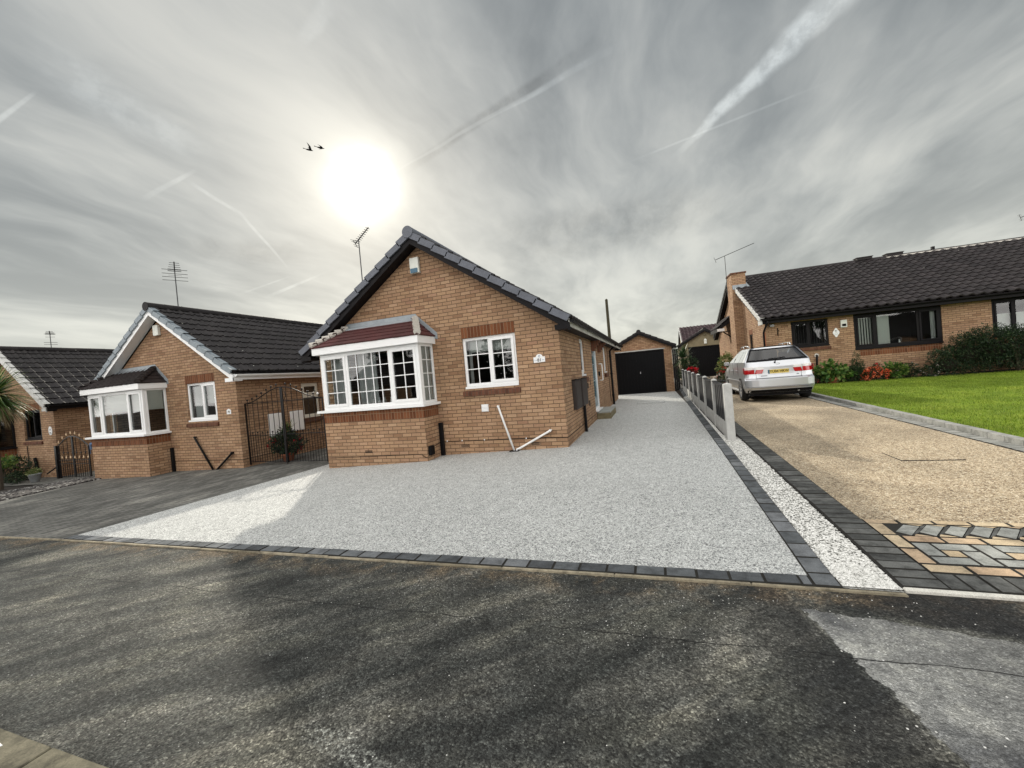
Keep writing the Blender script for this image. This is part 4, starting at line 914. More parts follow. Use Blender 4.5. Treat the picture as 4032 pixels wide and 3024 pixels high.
# ---------------------------------------------------------------- garages
def garage(o,x0,x1,L,dx0,dx1,dz,lint,handle,zt,S,tile,ov=.22,doorm=M_gdoor,wm=MB_buff,vm=None,zb=-.4):
    w=x1-x0; xc=(x0+x1)/2; line=lambda x:zt+S*min(x-x0,x1-x)
    Fq=lambda u,z,d:(u,d,z); mb=MB(); wall(mb,Fq,[x0,xc,x1],[(dx0,dx1,zb,dz)],line,zb)
    wall(mb,lambda u,z,d:(x1-d,u,z),[0,L],[],lambda u:zt,zb); wall(mb,lambda u,z,d:(x0+d,u,z),[0,L],[],lambda u:zt,zb); wall(mb,lambda u,z,d:(u,L-d,z),[x0,xc,x1],[],line,zb); mb.build('wall',wm,o)
    ln=MB(); 
    if lint: ln.box(dx0-.02,dx1+.06,-.012,.02,dz,dz+.05); ln.build('lintel',M_concrete,o)
    rf=MB(); LV=math.hypot(w/2+ov,S*(w/2+ov)); zE=zt-S*ov+.12
    tile_slope(rf,(x1+ov,-.2,zE),(0,1,0),(-1,0,S),L+.4,LV); tile_slope(rf,(x0-ov,-.2,zE),(0,1,0),(1,0,S),L+.4,LV)
    zr=zE+S*(w/2+ov); 
    for xs in (x0-ov,x1+ov): rf.face([(xs,-.19,zE-.05),(xs,L+.19,zE-.05),(xc,L+.19,zr-.05),(xc,-.19,zr-.05)],[(0,0)]*4)
    rr=rf.build('roof',tile,o); q=MB(); ridge_run(q,(xc,-.22,zr-.01),(xc,L+.2,zr-.01),.11); disc(q,(xc,-.23,zr-.01),(0,1,0),.11,.03); q.build('ridge_tiles',tile,rr)
    bb=MB()
    for xe in (x0-ov,x1+ov): bb.hexa([(xe,-.21,zE-.17),(xc,-.21,zr-.17),(xc,-.185,zr-.17),(xe,-.185,zE-.17),(xe,-.21,zE-.01),(xc,-.21,zr-.01),(xc,-.185,zr-.01),(xe,-.185,zE-.01)]); bb.face([(xe,-.185,zE-.13),(xc,-.185,zr-.13),(xc,0,zr-.13),(xe,0,zE-.13)])
    bb.build_each('barge_board',M_brown,o)
    vg=MB(); nn=Vector((S,0,1)).normalized(); n2=Vector((-S,0,1)).normalized(); verge_run(vg,(x1+ov,-.2,zE),(-1,0,S),(0,-1,0),nn,LV,h=.08); vg.build('verge_tiles',vm or tile,rr); vg=MB(); verge_run(vg,(x0-ov,-.2,zE),(1,0,S),(0,-1,0),n2,LV,h=.08); vg.build('verge_tiles',vm or tile,rr)
    gd=MB(); gd.box(dx0+.05,dx1-.05,.08,.11,zb,dz-.05); 
    nb=14
    for k in range(nb): 
        a=dx0+.08+(dx1-dx0-.16)*k/nb; gd.box(a,a+(dx1-dx0-.16)/nb-.012,.068,.08,zb,dz-.1)
    dd=gd.build('garage_door',doorm,o,bevel=.003); fr=MB(); fr.box(dx0,dx0+.06,.03,.10,zb,dz); fr.box(dx1-.06,dx1,.03,.10,zb,dz); fr.box(dx0+.06,dx1-.06,.03,.10,dz-.06,dz); fr.build('door_frame',M_brown,o)
    if handle: h=MB(); h.box(xc-.02-.07,xc+.02-.07,.045,.067,handle-.05,handle+.05); h.build('door_handle',M_chrome,dd)
G1=thing('garage','detached brick garage with black up-and-over door at the end of the silver driveway','garage',(0,14.2,0))
garage(G1,-.45,2.56,5.2,-.22,2.19,2.19,True,1.07,2.30,.50,M_tile)
G2=thing('garage','dull stone-coloured garage with open black doorway and a lantern, behind the yucca and fence','garage',(0,23,.30))
garage(G2,3.6,6.55,6,3.98,6.1,2.12,False,None,2.32,.56,M_tile,ov=.3,wm=M_render,zb=-.3,doorm=M_blackp)
L=MB(); L.box(5.0,5.16,-.13,-.01,2.26,2.50); L.hexa([(4.98,-.15,2.50),(5.18,-.15,2.50),(5.18,0,2.50),(4.98,0,2.50),(5.06,-.09,2.6),(5.10,-.09,2.6),(5.10,-.06,2.6),(5.06,-.06,2.6)])
L.build('lantern',M_alarm,G2)
L=MB()
for x,z in ((4.68,2.93),(5.42,2.98),(5.07,3.20),(5.07,2.85)): L.ball((x,-.03,z),.07,.6,8)
L.build_each('wall_basket',M_stone,G2)
# tall gate / dark gap beside garage
t=MB()
for k in range(3): t.box(2.57+.09*k,2.655+.09*k,0,.025,-.1,2.12)
q=t.build('side_gate',M_brown,loc=(0,14.35,0)); q.location=(0,14.21,0); tag(q,'dark plank gate filling the gap beside the brick garage','gate')
# far house roof behind neighbour garage
H5=thing('bungalow','distant house whose purple-brown tiled roof shows above the stone-coloured garage','house',(4.25,31,.2))
q=MB(); q.box(0,9,0,6,-.2,2.8); q.add([(0,0,2.8),(0,6,2.8),(0,3,4.4)],[(0,1,2)]); q.build('wall',M_render,H5)
q=MB(); S5=.5; tile_slope(q,(-.15,-.3,2.70),(1,0,0),(0,1,S5*1.08),9.4,3.75,'pan'); tile_slope(q,(-.15,6.3,2.70),(1,0,0),(0,-1,S5*1.08),9.4,3.75,'pan'); rr=q.build('roof',tilemat('purple_roof_tile',(.045,.026,.030),.5,.2),H5)
q=MB(); verge_run(q,(-.15,-.3,2.70),(0,1,.54),(-1,0,0),(0,-.475,.88),3.7); q.build('verge_tiles',M_vergew,rr)

# ---------------------------------------------------------------- right-hand bungalow (83)
Y0=Vector((5.929,10.843,.3256)); TH=R(2.5)
H4=thing('bungalow','long buff brick bungalow with dark window frames, side chimney and plaque 83','bungalow',tuple(Y0),TH,'bungalows along the street')
def right_house(o):
    S=.515; LX=16.; D=9.2; zt=2.42; zb=-.6; ov=.35
    Pf=lambda u,z,d:(u,d,z)
    w1=(.895,2.115,1.24,2.28); w2=(2.93,5.555,.965,2.31); w3=(6.94,9.1,1.0,2.31); rec=(2.35,3.05,.0,2.15)
    mb=MB(); wall(mb,Pf,[0,LX],[w1,w2,w3],lambda u:zt,zb)
    Pg=lambda u,z,d:(d,u,z); line=lambda y:zt+S*min(y,D-y)-.02
    wall(mb,Pg,[0,D/2,D],[(1.80,2.32,.3,2.05)],line,zb); wall(mb,lambda u,z,d:(u,D-d,z),[0,LX],[],lambda u:zt,zb); wall(mb,lambda u,z,d:(LX-d,u,z),[0,D/2,D],[],line,zb)
    mb.build('wall',MB_buff,o)
    ch=MB(); X0,X1,Ya,Yb=-.36,.24,3.2,4.15
    ch.face([(X0,Ya,-.6),(0,Ya,-.6),(0,Ya,4.0),(X0,Ya,4.0)]); ch.face([(X0,Ya,4.0),(X1,Ya,4.0),(X1,Ya,5.02),(X0,Ya,5.02)]); ch.face([(X0,Ya,-.6),(X0,Yb,-.6),(X0,Yb,5.02),(X0,Ya,5.02)]); ch.face([(X0,Yb,-.6),(X1,Yb,-.6),(X1,Yb,5.02),(X0,Yb,5.02)]); ch.face([(X1,Ya,3.9),(X1,Yb,3.9),(X1,Yb,5.02),(X1,Ya,5.02)]); ch.face([(X0,Ya,5.01),(X1,Ya,5.01),(X1,Yb,5.01),(X0,Yb,5.01)])
    cc=ch.build('chimney',MB_buff,o)
    q=MB(); q.box(X0-.04,X1+.04,Ya-.04,Yb+.04,5.02,5.09); q.build('chimney_cap',MB_redh,cc)
    q=MB(); q.box(-.34,X1+.03,Ya-.03,Ya-.002,4.30,4.50); q.hexa([(X1,Ya-.05,4.36),(X1+.14,Ya-.05,4.36),(X1+.14,Yb,4.87),(X1,Yb,4.87),(X1,Ya-.05,4.50),(X1+.02,Ya-.05,4.50),(X1+.02,Yb,5.0),(X1,Yb,5.0)]); q.build('lead_flashing',M_lead,cc)
    sd=MB(); sd.face([(w2[0]+.13,-.003,.735),(w2[1]-.05,-.003,.735),(w2[1]-.05,-.003,.955),(w2[0]+.13,-.003,.955)]); sd.build('soldier_course',MB_red,o); sd=MB(); sd.face([(w3[0],-.003,.77),(w3[1],-.003,.77),(w3[1],-.003,.99),(w3[0],-.003,.99)]); sd.build('soldier_course',MB_red,o); sd=MB(); sd.face([(-.003,1.75,2.05),(-.003,2.37,2.05),(-.003,2.37,2.27),(-.003,1.75,2.27)]); sd.build('brick_lintel',MB_red,o)
    sb=MB(); sb.box(w1[0]-.04,w1[1]+.04,-.055,.0,1.105,1.215); sb.build('brick_sill',MB_redh,o,bevel=.008)
    window(o,Pf,w1[0],w1[1],1.24,2.27,[(1,True,1,1),(1.05,False,1,1)],M_brown,d=.02,fw=.075)
    window(o,Pf,w2[0],w2[1],.965,2.29,[(.62,True,1,1),(1.25,False,1,1),(.62,True,1,1)],M_brown,d=.02,fw=.10)
    window(o,Pf,w3[0],w3[1],1.0,2.29,[(.6,True,1,1),(1.0,False,1,1),(.6,True,1,1)],M_brown,d=.02,fw=.085)
    window(o,Pg,1.81,2.31,.3,2.05,[(1,False,1,1)],M_brown,d=.03,fw=.06)
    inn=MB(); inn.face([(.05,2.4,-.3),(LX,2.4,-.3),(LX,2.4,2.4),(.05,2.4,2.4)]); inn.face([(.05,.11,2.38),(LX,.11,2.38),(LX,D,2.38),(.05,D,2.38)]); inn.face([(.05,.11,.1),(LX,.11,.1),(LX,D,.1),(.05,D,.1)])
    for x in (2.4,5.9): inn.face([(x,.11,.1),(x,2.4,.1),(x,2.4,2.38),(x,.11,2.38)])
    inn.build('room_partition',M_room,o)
    rf=MB(); ez=2.50; LV=(D/2+ov)*math.hypot(1,S)
    tile_slope(rf,(-.22,-ov,ez),(1,0,0),(0,1,S),LX+.4,LV,'pan',t=.042); tile_slope(rf,(-.22,D+ov,ez),(1,0,0),(0,-1,S),LX+.4,LV,'pan',t=.042)
    zr=ez+S*(D/2+ov)
    for ys in (-ov,D+ov): rf.face([(-.2,ys,ez-.05),(LX,ys,ez-.05),(LX,D/2,zr-.05),(-.2,D/2,zr-.05)],[(0,0)]*4)
    rr=rf.build('roof',M_tile2,o,smooth=False)
    q=MB(); ridge_run(q,(-.25,D/2,zr-.03),(LX,D/2,zr-.03),.11); q.build('ridge_tiles',M_tile2,rr)
    q=MB(); q.box(6.3,LX,D/2-.13,D/2-.105,zr-.04,zr+.02); q.build('ridge_mortar',M_mortar,rr)
    for a,b in ((5.17,5.75),(6.3,6.9)):
        q=MB(); q.box(a,b,D/2-.16,D/2+.16,zr+.02,zr+.13); q.box(a-.03,b+.03,D/2-.18,D/2+.18,zr+.13,zr+.155); q.build('ridge_vent',M_tile2,rr)
    q=MB(); q.box(8.0,8.1,D/2-.05,D/2+.05,zr+.05,zr+.2); q.build('ridge_vent',M_brown,rr)
    q=MB(); nn=Vector((0,-S,1)).normalized(); n2=Vector((0,S,1)).normalized()
    verge_run(q,(-.22,-ov,ez),(0,1,S),(-1,0,0),nn,LV*.75,h=.15); q.build('verge_tiles',M_vergew,rr)
    q=MB(); verge_run(q,(-.22,D+ov,ez),(0,-1,S),(-1,0,0),n2,LV,h=.15); q.build('verge_tiles',M_brown,rr)
    bb=MB()
    for ys,yc,s_ in ((-ov,D/2,1),(D+ov,D/2,-1)):
        bb.hexa([(-.22,ys,ez-.25),(-.22,yc,zr-.25),(-.195,yc,zr-.25),(-.195,ys,ez-.25),(-.22,ys,ez-.09),(-.22,yc,zr-.09),(-.195,yc,zr-.09),(-.195,ys,ez-.09)])
        bb.face([(-.2,ys,ez-.22),(-.2,yc,zr-.22),(0,yc,zr-.22),(0,ys,ez-.22)])
    bb.build_each('barge_board',M_brown,o)
    q=MB(); q.box(-.235,-.17,-ov-.02,-.02,2.27,2.44); q.build('barge_end',M_vergew,o)
    fs=MB(); fs.box(-.19,LX,-ov+.0,-ov+.02,2.30,2.47); fs.face([(-.19,-ov+.02,2.31),(LX,-ov+.02,2.31),(LX,0,2.31),(-.19,0,2.31)]); fs.build('fascia',M_brown,o)
    gt=MB()
    for k in range(8):
        a0=PI+PI*k/8; a1=PI+PI*(k+1)/8; gt.face([(-.2,-ov-.06+.055*cos(a0),2.455+.055*sin(a0)),(-.2,-ov-.06+.055*cos(a1),2.455+.055*sin(a1)),(LX,-ov-.06+.055*cos(a1),2.455+.055*sin(a1)),(LX,-ov-.06+.055*cos(a0),2.455+.055*sin(a0))])
    gt.build('gutter',M_brown,o)
    q=MB(); q.tube([(.0,-ov-.06,2.40),(-.03,-ov-.02,2.28),(-.07,-.14,2.05),(-.07,-.05,1.95),(-.07,-.05,-.3)],.036,9); q.build('downpipe',M_brown,o,smooth=True)
    q=MB(); q.tube([(-.018,-.03,1.98),(-.018,-.03,-.3)],.016,6); q.build('service_pipe',M_terra,o)
    q=MB(); q.box(.15,.29,-.16,-.001,2.17,2.26); q.build('security_lamp',M_grey,o,bevel=.01)
    q=MB(); q.tube([(.43,-.01,1.80),(.43,-.01,2.10)],.018,6); q.tube([(.43,-.01,1.97),(.43,-.2,2.0)],.012,6); q.build('basket_bracket',M_blackp,o)
    a=vplate('alarm_box',o,Pf,2.50,2.70,1.87,2.15,.08,M_alarm,bev=.012); q=MB(); q.box(2.535,2.665,-.086,-.0805,1.91,2.0); q.build('alarm_lens',M_blackp,a)
    pl=MB(); cx,cz=2.355,1.70; pts=[(cx+(.095+.014*cos(4*a))*cos(a),cz+(.155+.02*cos(4*a))*sin(a)) for a in np.linspace(0,2*PI,40,endpoint=False)]
    pl.add([(x,-.014,z) for x,z in pts]+[(x,-.001,z) for x,z in pts],[tuple(range(40))]+[(i,(i+1)%40,40+(i+1)%40,40+i) for i in range(40)]); po=pl.build('number_plaque',M_white,o)
    text_part('numerals','83',.072,M_blackp,po,(cx,-.0155,1.765),(R(90),0,0))
    q=MB(); 
    for k in range(7): a=k*.9; q.ball((cx+.035*cos(a),-.015,1.665+.045*sin(a)),.011,.7,6)
    q.build('floral_motif',M_grey,po)
    q=MB(); q.tube([(1.67,.0,.90),(1.67,-.06,.88),(1.65,-.075,.82),(1.61,-.075,.1)],.035,9); q.build('waste_pipe',M_black,o,smooth=True); q=MB(); disc(q,(1.67,-.01,.90),(0,1,0),.075,.015); q.build('pipe_collar',M_mortar,o)
    # lean-to porch canopy on the gable side, behind the chimney
    q=MB(); tile_slope(q,(-.74,7.3,2.70),(0,-1,0),(.74,0,.62),2.0,.96,'pan',gauge=.32); q.face([(-.72,5.32,2.64),(-.72,7.3,2.64),(0,7.3,3.26),(0,5.32,3.26)]); c=q.build('porch_canopy',M_tile2,o)
    q=MB(); q.box(-.75,-.72,5.3,7.3,2.50,2.68); q.hexa([(-.74,5.285,2.52),(0,5.285,3.05),(0,5.315,3.05),(-.74,5.315,2.52),(-.74,5.285,2.68),(0,5.285,3.30),(0,5.315,3.30),(-.74,5.315,2.68)]); q.box(-.74,0,5.285,5.315,2.47,2.515); q.build('canopy_board',M_brown,c)
    q=MB(); q.box(-.76,-.42,5.26,5.284,2.53,2.67); q.build('canopy_end_board',M_white,c)
    q=MB(); q.tube([(-.5,5.3,2.5),(-.01,5.3,2.1)],.03,6); q.build('canopy_brace',M_brown,c)
right_house(H4)
def L4(x,y,z): # local -> world
    return (Y0.x+x*cos(TH)-y*sin(TH),Y0.y+x*sin(TH)+y*cos(TH),Y0.z+z)
aerial(H4,(-.42,3.9,4.6),1.50,(.97,.05),1.85,13,el=.07,tilt=.30)
q=aerial(H4,(11.35,4.6,5.2),.82,(.9,.1),1.3,9,el=.08,tilt=.25)
mb=MB(); 
for k in range(7): mb.hexa([(.0+.085*k,0,0),(.055+.085*k,.02,0),(.055+.085*k,.023,0),(.0+.085*k,.003,0),(.0+.085*k,0,1.2),(.055+.085*k,.02,1.2),(.055+.085*k,.023,1.2),(.0+.085*k,.003,1.2)])
q=mb.build('vertical_blind',M_blind,loc=L4(3.06,.16,1.04)); q.rotation_euler=(0,0,TH); tag(q,'vertical slat blind behind the left light of the large dark picture window','blind')
mb=MB(); 
for k in range(13): mb.hexa([(.0+.085*k,0,0),(.015+.085*k,.05,0),(.017+.085*k,.05,0),(.002+.085*k,.0,0),(.0+.085*k,0,.95),(.015+.085*k,.05,.95),(.017+.085*k,.05,.95),(.002+.085*k,0,.95)])
q=mb.build('vertical_blind',M_curtain,loc=L4(.93,.16,1.28)); q.rotation_euler=(0,0,TH); tag(q,'thin vertical slat blind behind the two-light window left of plaque 83','blind')
mb=MB(); mb.box(0,.36,0,.02,0,1.2); q=mb.build('roller_blind',M_blind,loc=L4(3.72,.15,1.06)); q.rotation_euler=(0,0,TH); tag(q,'plain white panel blind in the large dark picture window','blind')
mb=MB(); wavy(mb,lambda u,z,d:(u,d,z),0,.14,0,1.2,0,.02,.07); q=mb.build('curtain',M_curtain,loc=L4(5.30,.15,1.05)); q.rotation_euler=(0,0,TH); tag(q,'pale curtain at the right edge of the large dark picture window','curtain')
blind('cream blind lowered across the window behind the big dark bush',0,1.9,0,.55,0,L4(7.02,.16,1.25),rz=TH)
figurine('white figurine on the sill of the large dark picture window',L4(4.33,.10,1.07),.17)

# ---------------------------------------------------------------- fence
FN=thing('panel_fence','low fence of concrete posts and dark scalloped boards between the two driveways','fence',(2.885,0,0))
for k in range(8):
    y=.27+1.70*k; z0=g(2.79,y)-.2; zp=.955+.011*y
    mb=MB(); a=.052 if k else .066; mb.hexa([(-a,y-a,z0),(a,y-a,z0),(a,y+a,z0),(-a,y+a,z0),(-a,y-a,zp),(a,y-a,zp),(a,y+a,zp),(-a,y+a,zp)])
    b=len(mb.v); mb.add([(-a,y-a,zp),(a,y-a,zp),(a,y+a,zp),(-a,y+a,zp),(0,y,zp+.028)],[(0,1,4),(1,2,4),(2,3,4),(3,0,4)])
    mb.build('concrete_post',M_concrete,FN,bevel=.006)
    if k<7:
        ya=y+.055; yb=y+1.70-.055; zl=.955+.011*(y+.8)
        mb=MB(); mb.box(-.022,.022,ya,yb,-.15,.235+.011*y); mb.build('gravel_board',M_concrete,FN,bevel=.004)
        mb=MB(); n=13; wd=(yb-ya)/n
        for i in range(n):
            c=(i+.5)/n; top=zl-.02+.035*(2*abs(c-.5))**2-.03; yy=ya+wd*i
            top+=.012*((i%2))
            mb.hexa([(-.02 if i%2 else -.008,yy+.003,.24+.011*y),(.0 if i%2 else .012,yy+.003,.24+.011*y),(.0 if i%2 else .012,yy+wd-.003,.24+.011*y),(-.02 if i%2 else -.008,yy+wd-.003,.24+.011*y)]+[(-.02 if i%2 else -.008,yy+.003,top),(.0 if i%2 else .012,yy+.003,top),(.0 if i%2 else .012,yy+wd-.003,top),(-.02 if i%2 else -.008,yy+wd-.003,top)])
            for e in range(3): mb.tube([(-.01,yy+wd/2,top-.012),(-.01,yy+wd/2,top+.014)],wd*.42,6)if e==0 else None
        mb.box(.012,.035,ya,yb,.36,.42); mb.box(.012,.035,ya,yb,.78,.84); mb.build('fence_panel',M_wood,FN)

# ---------------------------------------------------------------- gates
def gates():
    o=thing('double_gate','tall black wrought iron double gates with arched top between bungalows 79 and 81','gate',(-7.45,.15,0))
    W2=1.33
    def top(x): s=abs(x)/W2; return 1.34+.36*(.5+.5*cos(PI*min(1,s)))
    for sx in (-1,1):
        lf=MB(); X0=.025*sx; X1=sx*W2
        lf.tube([(X0,0,-.27),(X0,0,top(0)-.01)],.022,4); lf.tube([(X1,0,-.31 if sx<0 else -.27),(X1,0,1.35)],.022,4)
        lf.tube([(X0+(X1-X0)*i/16,0,top(X0+(X1-X0)*i/16)) for i in range(17)],.013,6)
        for z in (1.335,.47,-.23): lf.tube([(X0,0,z),(X1,0,z)],.011,6)
        L_=lf.build('gate_leaf',M_iron,o)
        bars=MB(); balls=MB()
        for k in range(7):
            x=sx*(.16+(W2-.26)*k/6.0); bars.tube([(x,0,-.25),(x,0,top(x)+.06)],.0085,5); balls.ball((x,0,top(x)+.085),.026,1,8)
            xm=x+sx*(W2-.26)/12; bars.tube([(xm,0,-.25),(xm,0,.53)],.0075,5); balls.ball((xm,0,.55),.022,1,8)
        bars.build_each('gate_bar',M_iron,L_); balls.build_each('ball_finial',M_iron,L_)
        if sx>0:
            s_=MB(); s_.tube([(.05+.09*sin(a),0,1.34-.0+.30*(a/PI)) for a in np.linspace(0,PI,9)],.007,5); s_.build('scroll',M_iron,L_)
    p=MB(); p.box(-W2-.11,-W2-.02,-.05,.05,-.36,1.36) if False else p.box(-W2-.15,-W2-.03,-.04,.04,1.05,1.27); p.build('hinge_plate',M_iron,o)
    p=MB(); p.tube([(0.03,-.03,-.30),(.03,-.03,.35)],.012,6); p.build('drop_bolt',M_iron,o)
gates()
def gate3():
    o=thing('garden_gate','small black iron gate with gold spear tips at the far left','gate',(-16.35,-.1,-.56))
    W2=.86
    top=lambda x:.98+.36*cos(PI/2*abs(x)/W2*.95)
    lf=MB()
    for x in (-W2,-.02,.02,W2): lf.tube([(x,0,-.02),(x,0,top(x))],.022,4)
    lf.tube([(W2*(-1+i/10),0,top(W2*(-1+i/10))) for i in range(21)],.016,5)
    for z in (.02,.44,.56): lf.tube([(-W2,0,z),(W2,0,z)],.012,4)
    lf.box(-W2-.12,-W2-.02,-.05,.05,-.05,1.05); L_=lf.build('gate_frame',M_iron,o)
    b=MB(); f=MB()
    for k in range(14):
        x=-W2+.07+(2*W2-.14)*k/13; tall=k%2==0; 
        b.tube([(x,0,0),(x,0,(top(x)+.05) if tall else .60)],.009,5); z=(top(x)+.06) if tall else .60
        f.lathe((x,0,z),[(.006,0),(.016,.02),(.020,.035),(.006,.09),(.001,.12)],6)
        if tall: b.ball((x,0,.8),.02,1.6,6)
    b.build_each('gate_bar',M_iron,L_); f.build_each('spear_tip',M_brass,L_)
gate3()
mb=MB(); mb.tube([(-18.0,-.1,-.45),(-17.25,-.12,-.18)],.022,6); mb.tube([(-17.25,-.12,-.18),(-17.25,-.12,-.6)],.022,6); tag(mb.build('handrail',M_iron),'short sloping black handrail beside the gold-tipped gate','handrail')
mb=MB(); mb.box(-15.72,-15.62,.0,.05,.30,.42); mb.ball((-15.60,.02,.47),.05); mb.box(-15.70,-15.66,-.02,.02,.16,.36); tag(mb.build('letter_bag',M_blue),'blue plastic bag hanging on top of the gold-tipped gate','bag')

# ---------------------------------------------------------------- pole and birds
mb=MB(); mb.tube([(-1.35,24,-1),(-1.36,24,6.6)],.14,10,r2=.10); mb.lathe((-1.36,24,6.6),[(.11,0),(.09,.08),(.01,.14)],10); tag(mb.build('telegraph_pole',M_pole),'mossy wooden telegraph pole rising behind the main bungalow','pole')
def bird(loc,rz,wing,label):
    t=MB(); pr=[(0,.001),(.02,.02),(.06,.04),(.12,.055),(.2,.05),(.27,.03),(.31,.012),(.33,.001)]
    n=10; vs=[(x-.16,r*cos(2*PI*k/n),r*sin(2*PI*k/n)*.85) for x,r in pr for k in range(n)]
    t.add(vs,[(i*n+k,i*n+(k+1)%n,(i+1)*n+(k+1)%n,(i+1)*n+k) for i in range(len(pr)-1) for k in range(n)])
    for s in (-1,1):
        a=[(.0,s*.03,.02),(.10,s*.03,.02),(.05,s*.20,.02+wing*.13),(-.03,s*.22,.02+wing*.13),(-.10,s*.36,.02+wing*.26)]
        t.add([a[0],a[1],a[2],a[3],a[4]]+[(x,y,z-.008) for x,y,z in a],[(0,1,2,3),(3,2,4),(8,7,6,5),(9,7,8),(0,3,8,5),(1,6,7,2),(2,7,9,4),(3,4,9,8),(0,5,6,1)])
    t.add([(-.12,0,.02),(-.26,.05,.03),(-.26,-.05,.03),(-.12,0,.0),(-.26,.05,.02),(-.26,-.05,.02)],[(0,1,2),(5,4,3),(0,3,4,1),(1,4,5,2),(2,5,3,0)])
    q=t.build('bird',M_blackp,loc=loc); q.rotation_euler=(0,R(8),rz); q.scale=(1.35,.75,1.05); return tag(q,label,'bird','birds flying past the sun')
bird((-16.9,12,16.2),R(40),1.0,'dark bird with raised wings, the left one of the two flying')
bird((-16.05,12,16.1),R(38),.05,'dark bird with folded wings, nearer the sun')

# ---------------------------------------------------------------- plants
def leaf(mb,p,d,up,l,w):
    s=d.cross(up); 
    if s.length<1e-4: s=Vector((1,0,0))
    s.normalize(); b=len(mb.v); m=p+d*l*.5+up*l*.06
    mb.v+=[tuple(p),tuple(m-s*w*.5),tuple(p+d*l),tuple(m+s*w*.5)]; mb.f.append((b,b+1,b+2,b+3)); mb.uv.append(None); mb.mi.append(mb.cur)
def rvec(r):
    while 1:
        v=Vector((r.uniform(-1,1),r.uniform(-1,1),r.uniform(-1,1)))
        if .05<v.length<1: return v
def foliage(blobs,n,l,w,seed=1,shell=.55,droop=0.,clump=None):
    """leaves scattered through overlapping ellipsoids (cx,cy,cz,rx,ry,rz), grouped on small twigs"""
    r=random.Random(seed); mb=MB(); vol=[b[3]*b[4]*b[5] for b in blobs]; tot=sum(vol); cl=clump or 7
    for b,v in zip(blobs,vol):
        for _ in range(int(n*v/tot/cl)):
            q=rvec(r).normalized()*(shell+(1-shell)*r.random()**.6)*(1+.12*r.uniform(-1,1)); c=Vector((b[0]+q.x*b[3],b[1]+q.y*b[4],b[2]+q.z*b[5])); tw=(q+rvec(r)*.5).normalized()
            for k in range(cl):
                d=(tw+rvec(r)*.9).normalized(); d.z-=droop; d.normalize(); s=r.uniform(.6,1.25); up=(rvec(r)+Vector((0,0,.8))).normalized()
                leaf(mb,c+rvec(r)*l*1.1,d,up,l*s,w*s)
    return mb
def straps(c,n,L,w,seed,zmin=-.6,zmax=1.,droop=.5,seg=6,up=.2,sq=1.):
    r=random.Random(seed); mb=MB(); c=Vector(c)
    for _ in range(n):
        a=r.uniform(0,2*PI); e=r.uniform(zmin,zmax); d=Vector((cos(a)*math.sqrt(max(.02,1-e*e)),sin(a)*math.sqrt(max(.02,1-e*e)),e)); d.normalize()
        l=L*r.uniform(.65,1.1); g_=droop*r.uniform(.4,1.4); side=d.cross(Vector((0,0,1))); side.normalize(); p=c+d*.04; b=len(mb.v); dd=d.copy()
        for k in range(seg+1):
            s=k/seg; ww=w*(1-s)**.6*(.5+1.2*min(s*4,1)*.5)
            mb.v+=[tuple(p-side*ww/2),tuple(p+side*ww/2)]; dd=(dd+Vector((0,0,-g_*.22*s*2))).normalized(); p=p+dd*(l/seg)
        for k in range(seg): mb.f.append((b+2*k,b+2*k+1,b+2*k+3,b+2*k+2)); mb.uv.append(None); mb.mi.append(0)
    return mb
def plant(name,label,cat,loc,parts,group=None,rz=0):
    t=thing(name,label,cat,loc,rz,group)
    for nm,mb,m in parts: mb.build(nm,m,t)
    return t
def stem(pts,r,r2): m=MB(); m.tube(pts,r,7,r2=r2); return m
def stems(n,c,h,sp,r,seed): 
    q=random.Random(seed); m=MB()
    for _ in range(n):
        a=q.uniform(0,2*PI); s=sp*q.uniform(.4,1); m.tube([(c[0],c[1],c[2]),(c[0]+s*.5*cos(a),c[1]+s*.5*sin(a),c[2]+h*.6),(c[0]+s*cos(a),c[1]+s*sin(a),c[2]+h)],r,5,r2=r*.4)
    return m
# far left: cordyline palm, shrubs, pot
tr=MB(); tr.tube([(-.15,0,0),(-.12,.0,1.2),(0,0,2.75)],.10,9,r2=.07)
p_=straps((0,0,2.85),640,1.12,.046,3,-.8,.95,.55); q_=straps((0,.02,2.6),170,.85,.038,4,-.98,-.2,1.1)
plant('palm_tree','shaggy cordyline palm cropped by the left edge of the photo','palm',(-16.95,-1.5,-.58),[('trunk',tr,M_bark),('crown',p_,M_palm),('hanging_leaves',q_,M_deadleaf)])
def shrub(name,label,loc,blobs,n,l,w,m,seed,cat='shrub',group=None,flowers=None,sm=None,shell=.5,droop=0.):
    ps=[('foliage',foliage(blobs,n,l,w,seed,shell,droop),m)]
    zt=max(b[2]+b[5] for b in blobs); ps.append(('stem',stems(9,(0,0,0),zt*.75,max(b[3] for b in blobs)*.6,.012,seed),M_bark))
    if flowers:
        fm,fn,fl=flowers; f=foliage([(b[0],b[1]-b[4]*.12,b[2]+b[5]*.1,b[3]*1.02,b[4]*1.02,b[5]*1.02) for b in blobs],fn,fl,fl*.9,seed+50,.85,0,clump=5); ps.append(('flowers',f,fm))
    return plant(name,label,cat,loc,ps,group)
shrub('shrub','dark leafy shrub against the brick under the far left bay',(-19.3,-.35,-.62),[(0,0,.38,.5,.4,.42)],2000,.08,.035,M_bush,5)
shrub('fatsia','glossy palmate plant standing above the dark shrub at far left',(-18.95,-.75,-.60),[(0,0,.66,.26,.22,.12)],300,.14,.055,M_hosta,6)
shrub('shrub','low dark plant between the fatsia and the grey pot',(-18.25,-.75,-.60),[(0,0,.18,.28,.22,.17)],900,.055,.025,M_bush,7)
t=thing('plant_pot','grey tapered pot with yellow-green plant by the far left brick wall','plant pot',(-17.6,-.55,-.60))
